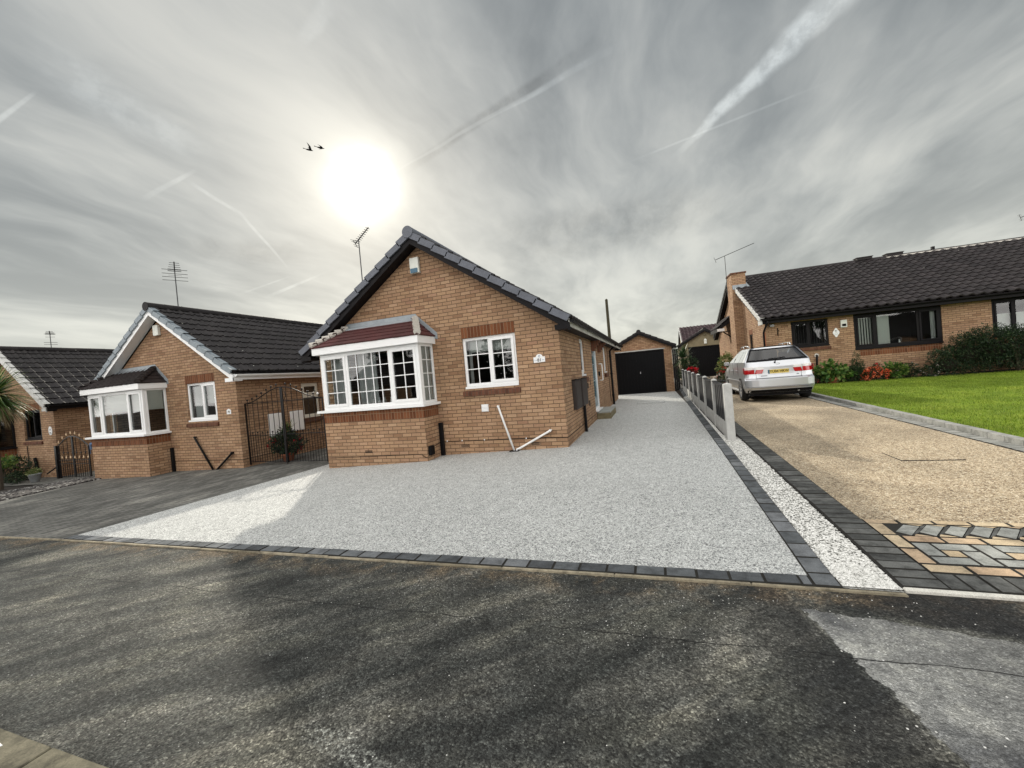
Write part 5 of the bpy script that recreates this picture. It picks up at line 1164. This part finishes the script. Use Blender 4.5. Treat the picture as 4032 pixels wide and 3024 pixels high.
m=MB(); m.lathe((0,0,0),[(.001,.0),(.10,0),(.155,.24),(.165,.24),(.165,.27),(.14,.27),(.13,.24)],20); m.build('pot',M_potg,t,smooth=True); foliage([(0,0,.31,.17,.16,.09)],700,.045,.022,8).build('foliage',M_climb,t)
m=MB()
q=random.Random(5)
for _ in range(2200):
    y=q.uniform(-3.6,-.35); xr=-12.9-.405*(y+2.94); x=xr-q.uniform(.02,1.6+.4*(-y-.4)); 
    if x<-18.5: continue
    s=q.uniform(.035,.075); c=Vector((x,y,g(x,y)+.012)); 
    m.add([c+Vector((s*cos(a)*q.uniform(.7,1.1),s*.7*sin(a)*q.uniform(.7,1.1),-.012)) for a in np.linspace(0,2*PI,6,endpoint=False)]+[c+Vector((s*.6*cos(a),s*.45*sin(a),.02)) for a in np.linspace(0,2*PI,6,endpoint=False)],[(6,7,8,9,10,11)]+[(i,(i+1)%6,6+(i+1)%6,6+i) for i in range(6)])
tag(m.build('cobbles',M_dstones,kind='stuff'),'strip of loose dark and pale cobbles at the edge of the dark block driveway','cobbles')
# planter behind the double gates
t=thing('planter','terracotta pot of dark foliage and red geraniums standing behind the double gates','planter',(-7.95,.62,-.33))
m=MB(); m.lathe((0,0,0),[(.001,0),(.12,0),(.16,.18),(.17,.18),(.17,.22),(.14,.22)],18); m.build('pot',M_terra,t,smooth=True)
foliage([(0,0,.48,.46,.34,.30),(.0,0,.75,.22,.2,.18)],2600,.07,.04,11).build('foliage',M_bush,t); foliage([(0,-.05,.50,.48,.34,.30),(0,-.05,.78,.2,.2,.14)],150,.05,.05,12,.85,clump=9).build('flowers',M_redfl,t); straps((.05,0,.8),26,.42,.02,13,.6,1,.1).build('spike_leaves',M_climb,t)
# garden of number 83
def at83(x,y,z=-.16): return L4(x,y,z)
t=thing('planter','low terracotta pot overflowing with broad green leaves beside the parked car','planter',at83(1.90,-.55))
m=MB(); m.lathe((0,0,0),[(.001,0),(.19,0),(.21,.10),(.22,.10),(.22,.2),(.19,.2)],18); m.build('pot',M_terra,t,smooth=True); foliage([(0,0,.46,.40,.34,.22),(.12,-.1,.36,.36,.25,.16)],520,.17,.12,21,.6,.25,clump=4).build('foliage',M_hosta,t)
shrub('shrub','small reddish plant in shade between the car and the broad-leaved pot',at83(1.42,-.5),[(0,0,.2,.2,.2,.2)],500,.07,.03,M_bush,22,flowers=(M_redfl,60,.04))
c_=foliage([(0,0,.18+.16*k,.34*(1-k/6.2),.30*(1-k/6.2),.17) for k in range(6)],5200,.045,.02,23,.6)
plant('conifer','narrow conical dark conifer below the corner of the dark picture window','conifer',at83(2.75,-.45),[('foliage',c_,M_conif),('trunk',stem([(0,0,-.1),(0,0,.8)],.03,.01),M_bark)])
c_=foliage([(0,0,.25,.34,.28,.30)],2200,.05,.022,24,.6)
plant('conifer','low rounded dark conifer spreading in front of the conical one',"conifer",at83(2.50,-.6),[('foliage',c_,M_conif),('stem',stems(6,(0,0,0),.4,.2,.012,3),M_bark)])
shrub('begonia','bed of coral-orange begonias in front of the brick wall by the lawn',at83(3.12,-.72),[(-.28,-.12,.16,.14,.14,.16),(.02,0,.30,.22,.18,.14),(.26,0,.22,.12,.14,.16)],900,.06,.04,M_bush,25,'flowers',flowers=(M_orange,520,.065))
shrub('hydrangea','green leafy hydrangea with pale tips right of the coral begonias',at83(3.80,-.6),[(0,0,.30,.30,.26,.22)],900,.10,.07,M_hosta,26,flowers=(M_pinkfl,60,.03))
shrub('shrub','low dark shrub with red tips left of the hydrangea base',at83(3.35,-.35),[(0,0,.38,.12,.12,.16)],300,.06,.03,M_bush,31,flowers=(M_redfl,60,.05))
shrub('shrub','low dark bedding plant right of the hydrangea',at83(4.28,-.5),[(0,0,.26,.26,.24,.24)],1100,.06,.03,M_bush,27,flowers=(M_pinkfl,60,.025))
shrub('shrub','small dark bedding plant with white flowers at the left foot of the big bush',at83(4.72,-.75),[(0,0,.18,.24,.22,.20)],900,.06,.03,M_bush,28,flowers=(M_pinkfl,70,.035))
q=random.Random(9); bl=[]
for (x,y,z,rx,ry,rz) in [(5.25,-.75,.45,.55,.5,.55),(5.8,-.75,.75,.65,.55,.72),(6.4,-.8,.85,.75,.6,.76),(7.1,-.8,.78,.75,.6,.72),(7.8,-.8,.75,.8,.6,.75),(8.6,-.8,.7,.8,.6,.7),(9.4,-.8,.65,.8,.6,.7)]:
    bl.append((x-7,y+.8,z,rx,ry,rz)); 
    for k in range(5): a=q.uniform(-PI,0); bl.append((x-7+rx*q.uniform(-.8,.8),y+.8+ry*.5*sin(a),z+rz*q.uniform(.2,.75),.26,.22,.18))
mb=foliage(bl,46000,.055,.026,30,.45); 
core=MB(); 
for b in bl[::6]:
    core.lathe((b[0],b[1]+.12,b[2]-.1),[(max(.01,b[3]*.45*sin(PI*i/8)),-b[5]*.45*cos(PI*i/8)) for i in range(9)],12)  # solid dark core blobs inside the foliage
plant('bush','large spreading dark green bush covering the right part of the house wall','bush',at83(7,-.8,-.16),[('foliage',mb,M_bush),('inner_core',core,MT['dark_soil']),('stem',stems(14,(0,0,0),.9,.8,.03,3),M_bark)],rz=TH)
# by the far end of the fence
m=MB(); m.tube([(0,0,-.0),(.0,0,1.55)],.06,8,r2=.05)
plant('yucca','spiky yucca standing between the brick garage and the stone-coloured garage','yucca',(2.98,13.3,.0),[('trunk',m,M_bark),('crown',straps((0,0,1.62),170,.72,.05,41,-.6,1,.35),M_yucca),('dead_leaves',straps((0,0,1.45),60,.62,.035,42,-1,-.3,.8),M_deadleaf)])
shrub('shrub','dark evergreen shrub with pale dots under the yucca',(3.15,12.9,.0),[(0,0,.85,.42,.4,.42),(.1,0,1.35,.36,.3,.28)],3200,.08,.035,M_bush,43,flowers=(M_pinkfl,50,.05))
shrub('geranium','clump of bright red flowers showing over the far end of the fence',(3.27,12.4,.15),[(0,0,.82,.22,.2,.12)],300,.06,.03,M_bush,44,'flowers',flowers=(M_redfl,420,.06))
shrub('climbing_shrub','tall yellow-green shrub against the sunlit gable beside the car mirror',(4.95,13.9,.15),[(0,0,1.18,.28,.25,.3),(-.12,0,.75,.30,.3,.35)],1300,.10,.06,M_climb,45,flowers=(M_redfl,60,.05))
shrub('fuchsia','low dark plant with red flowers in front of the yellow-green shrub',(4.58,12.6,.12),[(0,0,.42,.28,.25,.3),(.05,0,.86,.10,.1,.16)],900,.07,.035,M_bush,46,'flowers',flowers=(M_redfl,160,.06))
shrub('heather','low plant with pale flowers between the fence and the car bonnet',(4.28,11.6,.1),[(0,0,.36,.20,.3,.26)],700,.06,.03,M_bush,47,flowers=(M_pinkfl,90,.06))
# small stalks of ivy hanging on top of the fence panels
ivy=MB(); q=random.Random(3)
for k in range(7):
    y0=.27+1.7*k
    for _ in range(26): 
        y=y0+q.uniform(.5,1.6) if k<1 else y0+q.uniform(.2,1.6); leaf(ivy,Vector((2.905+q.uniform(0,.05),y,.945+.011*y+q.uniform(-.05,.03))),rvec(q).normalized(),Vector((0,0,1)),.05,.04)
tag(ivy.build('ivy',MT['weathered_grey_fence_board']),'thin dark ivy trailing along the tops of the fence boards','ivy')
# trees and houses on the other side of the road (seen mirrored in the window panes)
def tree(x,y,h,cr,seed,label,m=None,conif=False):
    z=g(x,-16)-.15
    if conif: bl=[(0,0,h*(.15+.85*k/8),cr*(1-k/8.6),cr*(1-k/8.6),h*.09) for k in range(8)]
    else:
        q=random.Random(seed); bl=[(q.uniform(-.5,.5)*cr,q.uniform(-.5,.5)*cr,h*q.uniform(.5,.85),cr*q.uniform(.45,.65),cr*q.uniform(.45,.65),h*q.uniform(.12,.2)) for _ in range(9)]
    plant('tree' if not conif else 'conifer',label,'tree',(x,y,z),[('crown',foliage(bl,2600,.42,.22,seed,.4),m or M_bush),('trunk',stem([(0,0,0),(.1,0,h*.4),(0,0,h*.75)],.22,.06),M_bark)],'trees over the road')
for i,(x,y,h,c,cf,lb) in enumerate([(-30,-27,10,1.9,True,'tall pointed conifer over the road behind the viewer, mirrored in the main bay'),(-24,-29,8,2.8,False,'broad tree over the road behind the viewer, left of the red roofs'),(-12.5,-28,9.5,1.8,True,'tall pointed conifer over the road behind the viewer, mirrored in the small window'),
    (8,-28,8,2.8,False,'broad tree over the road straight behind the viewer'),(24,-27,9.5,3,False,'large tree over the road mirrored in the windows beside plaque 83'),(37,-28,8,2.6,False,'round tree over the road at the far right behind the viewer')]): tree(x,y,h,c,60+i,lb,None,cf)
def opposite(x,label):
    o=thing('house',label,'house',(x,-23,g(x,-16)-.15),0,'houses over the road'); w=10.5
    q=MB(); q.box(-w/2,w/2,-7,0,-.3,2.5); q.add([(-w/2,0,2.5),(-w/2,-7,2.5),(-w/2,-3.5,4.9),(w/2,0,2.5),(w/2,-7,2.5),(w/2,-3.5,4.9)],[(0,1,2),(3,5,4)]); q.build('wall',MB_buff,o)
    q=MB(); tile_slope(q,(w/2+.2,.35,2.30),(-1,0,0),(0,-1,.69),w+.4,4.68,'plain'); tile_slope(q,(w/2+.2,-7.35,2.30),(-1,0,0),(0,1,.69),w+.4,4.68,'plain'); q.build('roof',M_tile,o)
    for a,b in ((-4,-1.6),(1.2,3.2)):
        window(o,lambda u,z,d:(u,.06-d,z),a,b,1.0,2.2,[(1,False,1,1),(1,True,1,1)],M_white,d=.02,sill=False,glass=M_blackp)
opposite(-19,'brick house over the road behind the viewer, mirrored in the white bay windows'); opposite(-3,'brick house over the road behind the viewer, left of the pavement kerb'); opposite(17,'brick house over the road behind the viewer, mirrored in the dark windows'); opposite(31,'brick house over the road behind the viewer, at the far right'); opposite(-34,'brick house over the road behind the viewer, at the far left')

# ---------------------------------------------------------------- loose stones and grass
def stones(name,n,sampler,smin,smax,m,label,cat,seed):
    q=random.Random(seed); mb=MB()
    for _ in range(n):
        x,y=sampler(q); s=q.uniform(smin,smax); z=g(x,y)-.006 if y>-4.83 else g(x,y)-.012
        a0=q.uniform(0,PI); r=[q.uniform(.7,1.15) for _ in range(5)]; h=s*q.uniform(.5,.95); ox,oy=q.uniform(-.2,.2)*s,q.uniform(-.2,.2)*s
        vs=[(x+s*r[i]*cos(a0+i*1.2566),y+s*r[i]*sin(a0+i*1.2566),z+h*.25*q.uniform(.5,1.3)) for i in range(5)]+[(x+ox,y+oy,z+h)]
        mb.add(vs,[(i,(i+1)%5,5) for i in range(5)])
    o=mb.build(name,m,kind='stuff'); return tag(o,label,cat)
def gs(q):
    y=-4.72+18.5*q.random()**2.6; xa=XB(y)+.155; xb=3.03 if y<.3 else 2.82; return (q.uniform(xa,xb),y)
stones('white_gravel',17000,gs,.006,.0125,M_stones,'strip of white limestone gravel between the two driveway borders','gravel',1)
def ch(q):
    if q.random()<.35: c=q.choice([(1.0,-5.25),(.2,-5.15),(-.3,-5.1),(1.6,-5.45),(1.9,-5.0)]); return (q.gauss(c[0],.22),min(-4.84,q.gauss(c[1],.12)))
    return (q.uniform(-4.,5.),-4.85-1.9*q.random()**1.4)
stones('loose_chippings',1700,ch,.0024,.0058,M_stones,'stray white chippings scattered over the dark footpath','chippings',2)
stones('spilt_gravel',160,lambda q:(3.05+abs(q.gauss(0,.10)),-4.70+abs(q.gauss(0,.05))),.004,.009,M_stones,'white gravel spilt onto the dark blocks at the front corner','gravel',3)
def grass():
    q=np.random.default_rng(4); n=120000; y=-4.6+15*q.random(n); x=6.18+9.5*q.random(n)**1.35
    keep=(y<10.4); x=x[keep]; y=y[keep]; n=len(x)
    z=np.array([g(float(a),float(b)) for a,b in zip(x,y)])+.045
    cl=.5+.5*np.sin(x*3.1+np.sin(y*2.3)*2)*np.sin(y*2.7+np.cos(x*1.9)*2); h=(.022+.022*q.random(n))*(.75+.5*cl); a=q.random(n)*2*PI; w=.006; lx=(q.random(n)-.5)*.03; ly=(q.random(n)-.5)*.03
    V=np.empty((n,3,3)); V[:,0]=np.stack([x-w*np.cos(a),y-w*np.sin(a),z],1); V[:,1]=np.stack([x+w*np.cos(a),y+w*np.sin(a),z],1); V[:,2]=np.stack([x+lx,y+ly,z+h],1)
    me=bpy.data.meshes.new('grass'); me.vertices.add(3*n); me.vertices.foreach_set('co',V.ravel()); me.loops.add(3*n); me.loops.foreach_set('vertex_index',np.arange(3*n)); me.polygons.add(n); me.polygons.foreach_set('loop_start',np.arange(n)*3); me.update(calc_edges=True)
    me.materials.append(M_blade); o=bpy.data.objects.new('grass',me); C.objects.link(o); o['kind']='stuff'; tag(o,'short bright green mown grass blades on the lawn','grass')
grass()

# ---------------------------------------------------------------- the car
def car():
    o=thing('parked_car','silver estate car with roof rails and yellow plate parked on the tan driveway','car',(5.02,5.63,g(5,6.8)+.003),R(-.75))
    H=[.26,.40,.60,.70,.82,1.02,1.17,1.50,1.575]   # heights of the rows at the rear
    def Yr(z): return float(np.interp(z,[.2,.3,.42,.64,.69,.80,1.0,1.15,1.20,1.50,1.60],[.10,.05,.0,.005,.085,.10,.105,.13,.17,.50,.62]))
    def Wd(z): return float(np.interp(z,[.2,.4,.65,.72,.9,1.17,1.5,1.58,1.62],[.80,.865,.872,.855,.85,.815,.635,.56,.40]))
    ST=[.10,.30,.62,1.15,1.22,2.02,2.09,2.95,3.15,3.55,4.1,4.42]        # y of lower rows
    RT=[.50,.62,.80,1.15,1.21,1.95,2.02,2.45,2.60]                      # y of the roof rows
    hood=[(3.55,1.00),(4.1,.90),(4.42,.72)]
    def row(i,j):
        z=H[j]
        if j>=6:
            if i<=8:
                f={6:0,7:1,8:1}[j]; y=ST[i]*(1-f)+RT[i]*f if j>6 else (ST[i] if i>0 else Yr(z)+.12)
                if i==0 and j>6: y=Yr(z)+.06
                if j>=7 and i>=6: z=z-.02*(i-5)
                w=Wd(H[j]); 
                if j==6 and i==8: y=3.15; z=1.06
                return (w,y,z)
            y,zz=hood[i-9]; w={6:.80,7:.60,8:.40}[j]*(1-.03*(i-9)**2); return (w,y,zz-(.02 if j==6 else 0))
        y=ST[i] if i>0 else Yr(z)+.12
        w=Wd(z)*(1 if i<10 else (.97 if i==10 else .86)); 
        if i==0: w*=.985
        if i>=9: z=min(z,hood[i-9][1]-.03*(6-j))
        return (w,y,z)
    body=MB(); gl=[]
    n=len(ST); Rr=len(H)
    for s in (-1,1):
        for i in range(n-1):
            for j in range(Rr-1):
                a,b,c,d=[row(*q) for q in ((i,j),(i+1,j),(i+1,j+1),(i,j+1))]
                P=[(s*w,y,z) for w,y,z in (a,b,c,d)]
                if j==6 and i in (2,4,6): gl.append((s,P)); continue
                if j>=6 and i==8: continue
                body.face(P)
    # roof and bonnet tops
    for i in range(n-1):
        if i==8: continue
        for k in range(6):
            f0=-1+2*k/6; f1=-1+2*(k+1)/6; cr=lambda f:.035*(1-f*f)
            a=row(i,8); b=row(i+1,8)
            body.face([(f0*a[0],a[1]-.05*(1-f0*f0)*(i==0),a[2]+cr(f0)),(f1*a[0],a[1]-.05*(1-f1*f1)*(i==0),a[2]+cr(f1)),(f1*b[0],b[1],b[2]+cr(f1)),(f0*b[0],b[1],b[2]+cr(f0))])
    # rear face: smooth panel, opening left for the tailgate glass
    def rear(x,z,off=0):
        w=Wd(z); s=abs(x)/w; return (x,Yr(z)+.12*min(1,s)**5*1.0-(.05*(1-s*s) if z>1.55 else 0)*.5-off,z)
    zs=[.26,.33,.40,.44,.52,.60,.635,.66,.69,.72,.76,.82,.9,1.0,1.08,1.15,1.19,1.24,1.3,1.36,1.42,1.48,1.51,1.545,1.575]
    xs=[-1,-.97,-.93,-.88,-.8,-.6,-.4,-.2,0,.2,.4,.6,.8,.88,.93,.97,1]
    for a,b in zip(zs,zs[1:]):
        for p,q in zip(xs,xs[1:]):
            if 1.18<a and b<1.52 and abs(p)<=.94 and abs(q)<=.94: continue
            k=lambda f,z:rear(f*Wd(z)*(.985 if z<1.17 else 1),z)
            body.face([k(p,a),k(q,a),k(q,b),k(p,b)])
    ub=MB(); ub.box(-.76,.76,.16,4.25,.17,.27); ub.build('underbody',M_blackp,o)
    for j in range(Rr-1):
        for s in (-1,1): 
            a,b=row(n-1,j),row(n-1,j+1); body.face([(0,a[1]+.12,a[2]),(s*a[0],a[1],a[2]),(s*b[0],b[1],b[2]),(0,b[1]+.12,b[2])])
    bo=body.build('body',M_paint,o,smooth=True)
    def patch(name,x0,x1,z0,z1,off,m,par=bo,nx=8,nz=3,slant=0,bevel=0):
        t=MB(); t.grid(lambda a,b:rear(x0+(x1-x0)*a+slant*b,z0+(z1-z0)*b,off),nx,nz)
        nv=len(t.v); t.v+=[(x,y+off+.006,z) for x,y,z in t.v]
        W1=nx+1; edge=[i for i in range(W1)]+[W1*(r+1)+nx for r in range(nz)]+[W1*nz+i for i in range(nx-1,-1,-1)]+[W1*r for r in range(nz-1,0,-1)]
        for a,b in zip(edge,edge[1:]+edge[:1]): t.f.append((a,b,b+nv,a+nv)); t.uv.append(None); t.mi.append(0)
        return t.build(name,m,par)
    M_patch=patch
    # glass
    t=MB(); t.grid(lambda a,b:rear((-.93+1.86*a)*Wd(1.185+.335*b),1.185+.335*b,.002),14,6); t.build('rear_window',M_cglass,o,smooth=True)
    t=MB()
    for a,b in ((1.165,1.215),(1.50,1.535)): t.grid(lambda u,v:rear((-.95+1.9*u)*Wd(a+(b-a)*v),a+(b-a)*v,.006),14,1)
    for s in (-1,1): t.grid(lambda u,v:rear(s*(.89+.06*u)*Wd(1.2+.32*v),1.2+.32*v,.006),1,6)
    t.build('rear_window_seal',M_blackp,bo)
    for k,(s,P) in enumerate(gl):
        t=MB(); c=Vector((sum(p[0] for p in P)/4,sum(p[1] for p in P)/4,sum(p[2] for p in P)/4)); t.face([tuple(c+(Vector(p)-c)*.985+Vector((s*.004,0,0))) for p in P]); t.build('side_window',M_cglass,o)
    a=row(8,7); t=MB()
    t.grid(lambda u,v:((-1+2*u)*(.56+.20*v),2.60+.95*v-.10*(1-(2*u-1)**2)*(1-v)+.05*(1-(2*u-1)**2),1.515-.515*v+.02*(1-(2*u-1)**2)),8,3); t.build('windscreen',M_cglass,o)
    # interior
    for x in (-.44,.0,.44): t=MB(); t.box(x-.20,x+.20,1.25,1.40,.5,1.22); t.box(x-.12,x+.12,1.30,1.40,1.215,1.40); t.build('rear_seat',M_seat,o,bevel=.03)
    for x in (-.38,.38): t=MB(); t.box(x-.24,x+.24,2.2,2.36,.5,1.24); t.box(x-.13,x+.13,2.24,2.34,1.235,1.46); t.build('front_seat',M_seat,o,bevel=.03)
    t=MB(); t.box(-.75,.75,.3,3.2,.45,.5); t.build('cabin_floor',M_seat,o)
    # lamps
    for s in (-1,1):
        for nm,x0,x1,z0,z1,m in (('red',.56,.838,.82,.945,M_lens_r),('clear',.56,.832,.948,1.03,M_lens_w)):
            pass
        def P(x0,x1,z0,z1,m,par,nm,sl=0): return patch(nm,s*x0,s*x1,z0,z1,.012,m,par,slant=s*sl)
        L=P(.60,.842,.815,.94,M_lens_r,bo,'tail_lamp'); P(.60,.835,.943,1.025,M_lens_w,L,'clear_lens'); P(.405,.594,.815,.93,M_lens_r,L,'inner_red_lens',-.045); P(.365,.594,.933,1.01,M_lens_w,L,'inner_clear_lens',-.02)
        t=MB(); t.grid(lambda u,v:(s*(.853-.0*u+.004),.125+.16*u,.83+.17*v),2,2); t.build('lamp_side',M_lens_r,L)
    # number plate recess, plate and lettering
    patch('plate_panel',-.36,.36,.775,.955,.008,M_paint); patch('chrome_strip',-.38,.38,.965,1.0,.018,M_paint,nz=1)
    pp=patch('number_plate',-.26,.26,.80,.911,.016,M_plate,nz=1); patch('plate_band',-.26,-.215,.80,.911,.019,M_bluegl,pp,nz=1)
    y=Yr(.855)-.021; text_part('plate_text','YU04 HKW',.104,M_blackp,pp,(.022,y,.855),(R(90),0,0),ext=.001,sx=.90)
    patch('boot_seam',-.56,-.555,.66,.815,.004,M_blackp); patch('boot_seam',.555,.56,.66,.815,.004,M_blackp); patch('boot_seam',-.56,.56,.672,.680,.006,M_blackp,nz=1)
    patch('model_badge',-.44,-.28,.735,.752,.006,M_seat,nz=1,nx=3); patch('model_badge',.44,.50,.735,.752,.006,M_seat,nz=1,nx=3)
    e=MB(); e.tube([(.05*cos(a),Yr(1.075)-.008,1.075+.024*sin(a)) for a in np.linspace(0,2*PI,15)],.004,4); e.build('badge',M_chrome,bo)
    patch('lower_valance',-.80,.80,.262,.345,.004,M_blackp,nz=1,nx=16); patch('bumper_strip',-.80,.80,.385,.415,.012,M_chrome,nz=1,nx=16); patch('bumper_groove',-.83,.83,.425,.432,.003,M_blackp,nz=1,nx=16)
    w=MB(); w.tube([(-.06,Yr(1.13)-.02,1.125),(-.03,Yr(1.20)-.015,1.20),(.02,Yr(1.235)-.02,1.235)],.012,6); w.tube([(-.20,Yr(1.235)-.014,1.225),(.22,Yr(1.25)-.016,1.245)],.010,5); w.ball((-.065,Yr(1.12)-.012,1.115),.025); w.build('wiper',M_blackp,bo)
    for s in (-1,1):
        r=MB(); r.tube([(s*.545,.86,1.60),(s*.55,.95,1.655),(s*.55,1.4,1.675),(s*.55,2.1,1.665),(s*.545,2.3,1.60)],.016,7); r.tube([(s*.55,1.15,1.60),(s*.55,1.15,1.66)],.014,5); r.tube([(s*.55,1.7,1.60),(s*.55,1.7,1.66)],.014,5); r.build('roof_rail',M_chrome,o,smooth=True)
        m_=MB(); m_.hexa([(s*.86,2.78,1.08),(s*1.02,2.80,1.08),(s*1.0,2.92,1.09),(s*.86,2.9,1.09),(s*.86,2.78,1.21),(s*1.02,2.80,1.20),(s*1.0,2.92,1.19),(s*.86,2.9,1.20)]); mm=m_.build('door_mirror',M_paint,o,bevel=.02)
        q=MB(); q.face([(s*.88,2.776,1.095),(s*1.0,2.793,1.095),(s*1.0,2.793,1.19),(s*.88,2.776,1.195)]); q.build('mirror_glass',M_chrome,mm)
        for y in (1.42,2.32): h=MB(); h.box(s*.853,s*.885,y,y+.16,.90,.925); h.build('door_handle',M_paint,o,bevel=.008)
        for y0,y1 in ((1.19,1.196),(2.05,2.056),(2.98,2.986)): d_=MB(); d_.box(s*.850,s*.8575,y0,y1,.36,1.16); d_.build('door_seam',M_blackp,bo)
        st=MB(); st.box(s*.858,s*.880,.75,3.3,.575,.625); st.build('side_moulding',M_paint,bo,bevel=.008)
        st=MB(); st.box(s*.82,s*.868,1.2,3.1,.26,.31); st.build('sill_trim',M_grey,bo,bevel=.008)
    for s in (-1,1):
        for y in (.78,3.42):
            ar=MB(); ar.v=[]; pts=[(s*.876,y+.375*cos(a),.32+.375*sin(a)) for a in np.linspace(-.1,PI+.1,18)]; ar.face(pts); ar.build('wheel_arch',M_blackp,bo)
            wh=MB(); wh.lathe((0,0,0),[(.19,-.10),(.295,-.10),(.312,-.07),(.315,0),(.312,.07),(.295,.10),(.19,.10)],28); t=wh.build('wheel',M_tyre,o,smooth=True); t.rotation_euler=(0,R(90)*s,0); t.location=(s*.785,y,.315)
            rm=MB(); rm.lathe((0,0,0),[(.20,.075),(.195,.098),(.175,.095),(.17,.04)],28)
            for k in range(6):
                a=2*PI*k/6; e1=Vector((cos(a),sin(a),0)); e2=Vector((-sin(a),cos(a),0)); c0=e1*.03; c1=e1*.185
                rm.hexa([tuple(c0-e2*.035+Vector((0,0,.06))),tuple(c1-e2*.030+Vector((0,0,.06))),tuple(c1+e2*.030+Vector((0,0,.06))),tuple(c0+e2*.035+Vector((0,0,.06))),tuple(c0-e2*.03+Vector((0,0,.09))),tuple(c1-e2*.022+Vector((0,0,.095))),tuple(c1+e2*.022+Vector((0,0,.095))),tuple(c0+e2*.03+Vector((0,0,.09)))])
            rm.lathe((0,0,0),[(.05,.06),(.05,.1),(.001,.105)],12); rm.build('rim',M_alloy,t)
            bk=MB(); bk.lathe((0,0,0),[(.001,.03),(.19,.03)],20); bk.build('brake',M_blackp,t)
    ex=MB(); ex.tube([(.45,.06,.29),(.45,.35,.30)],.03,10); ex.build('exhaust',M_chrome,o)
car()
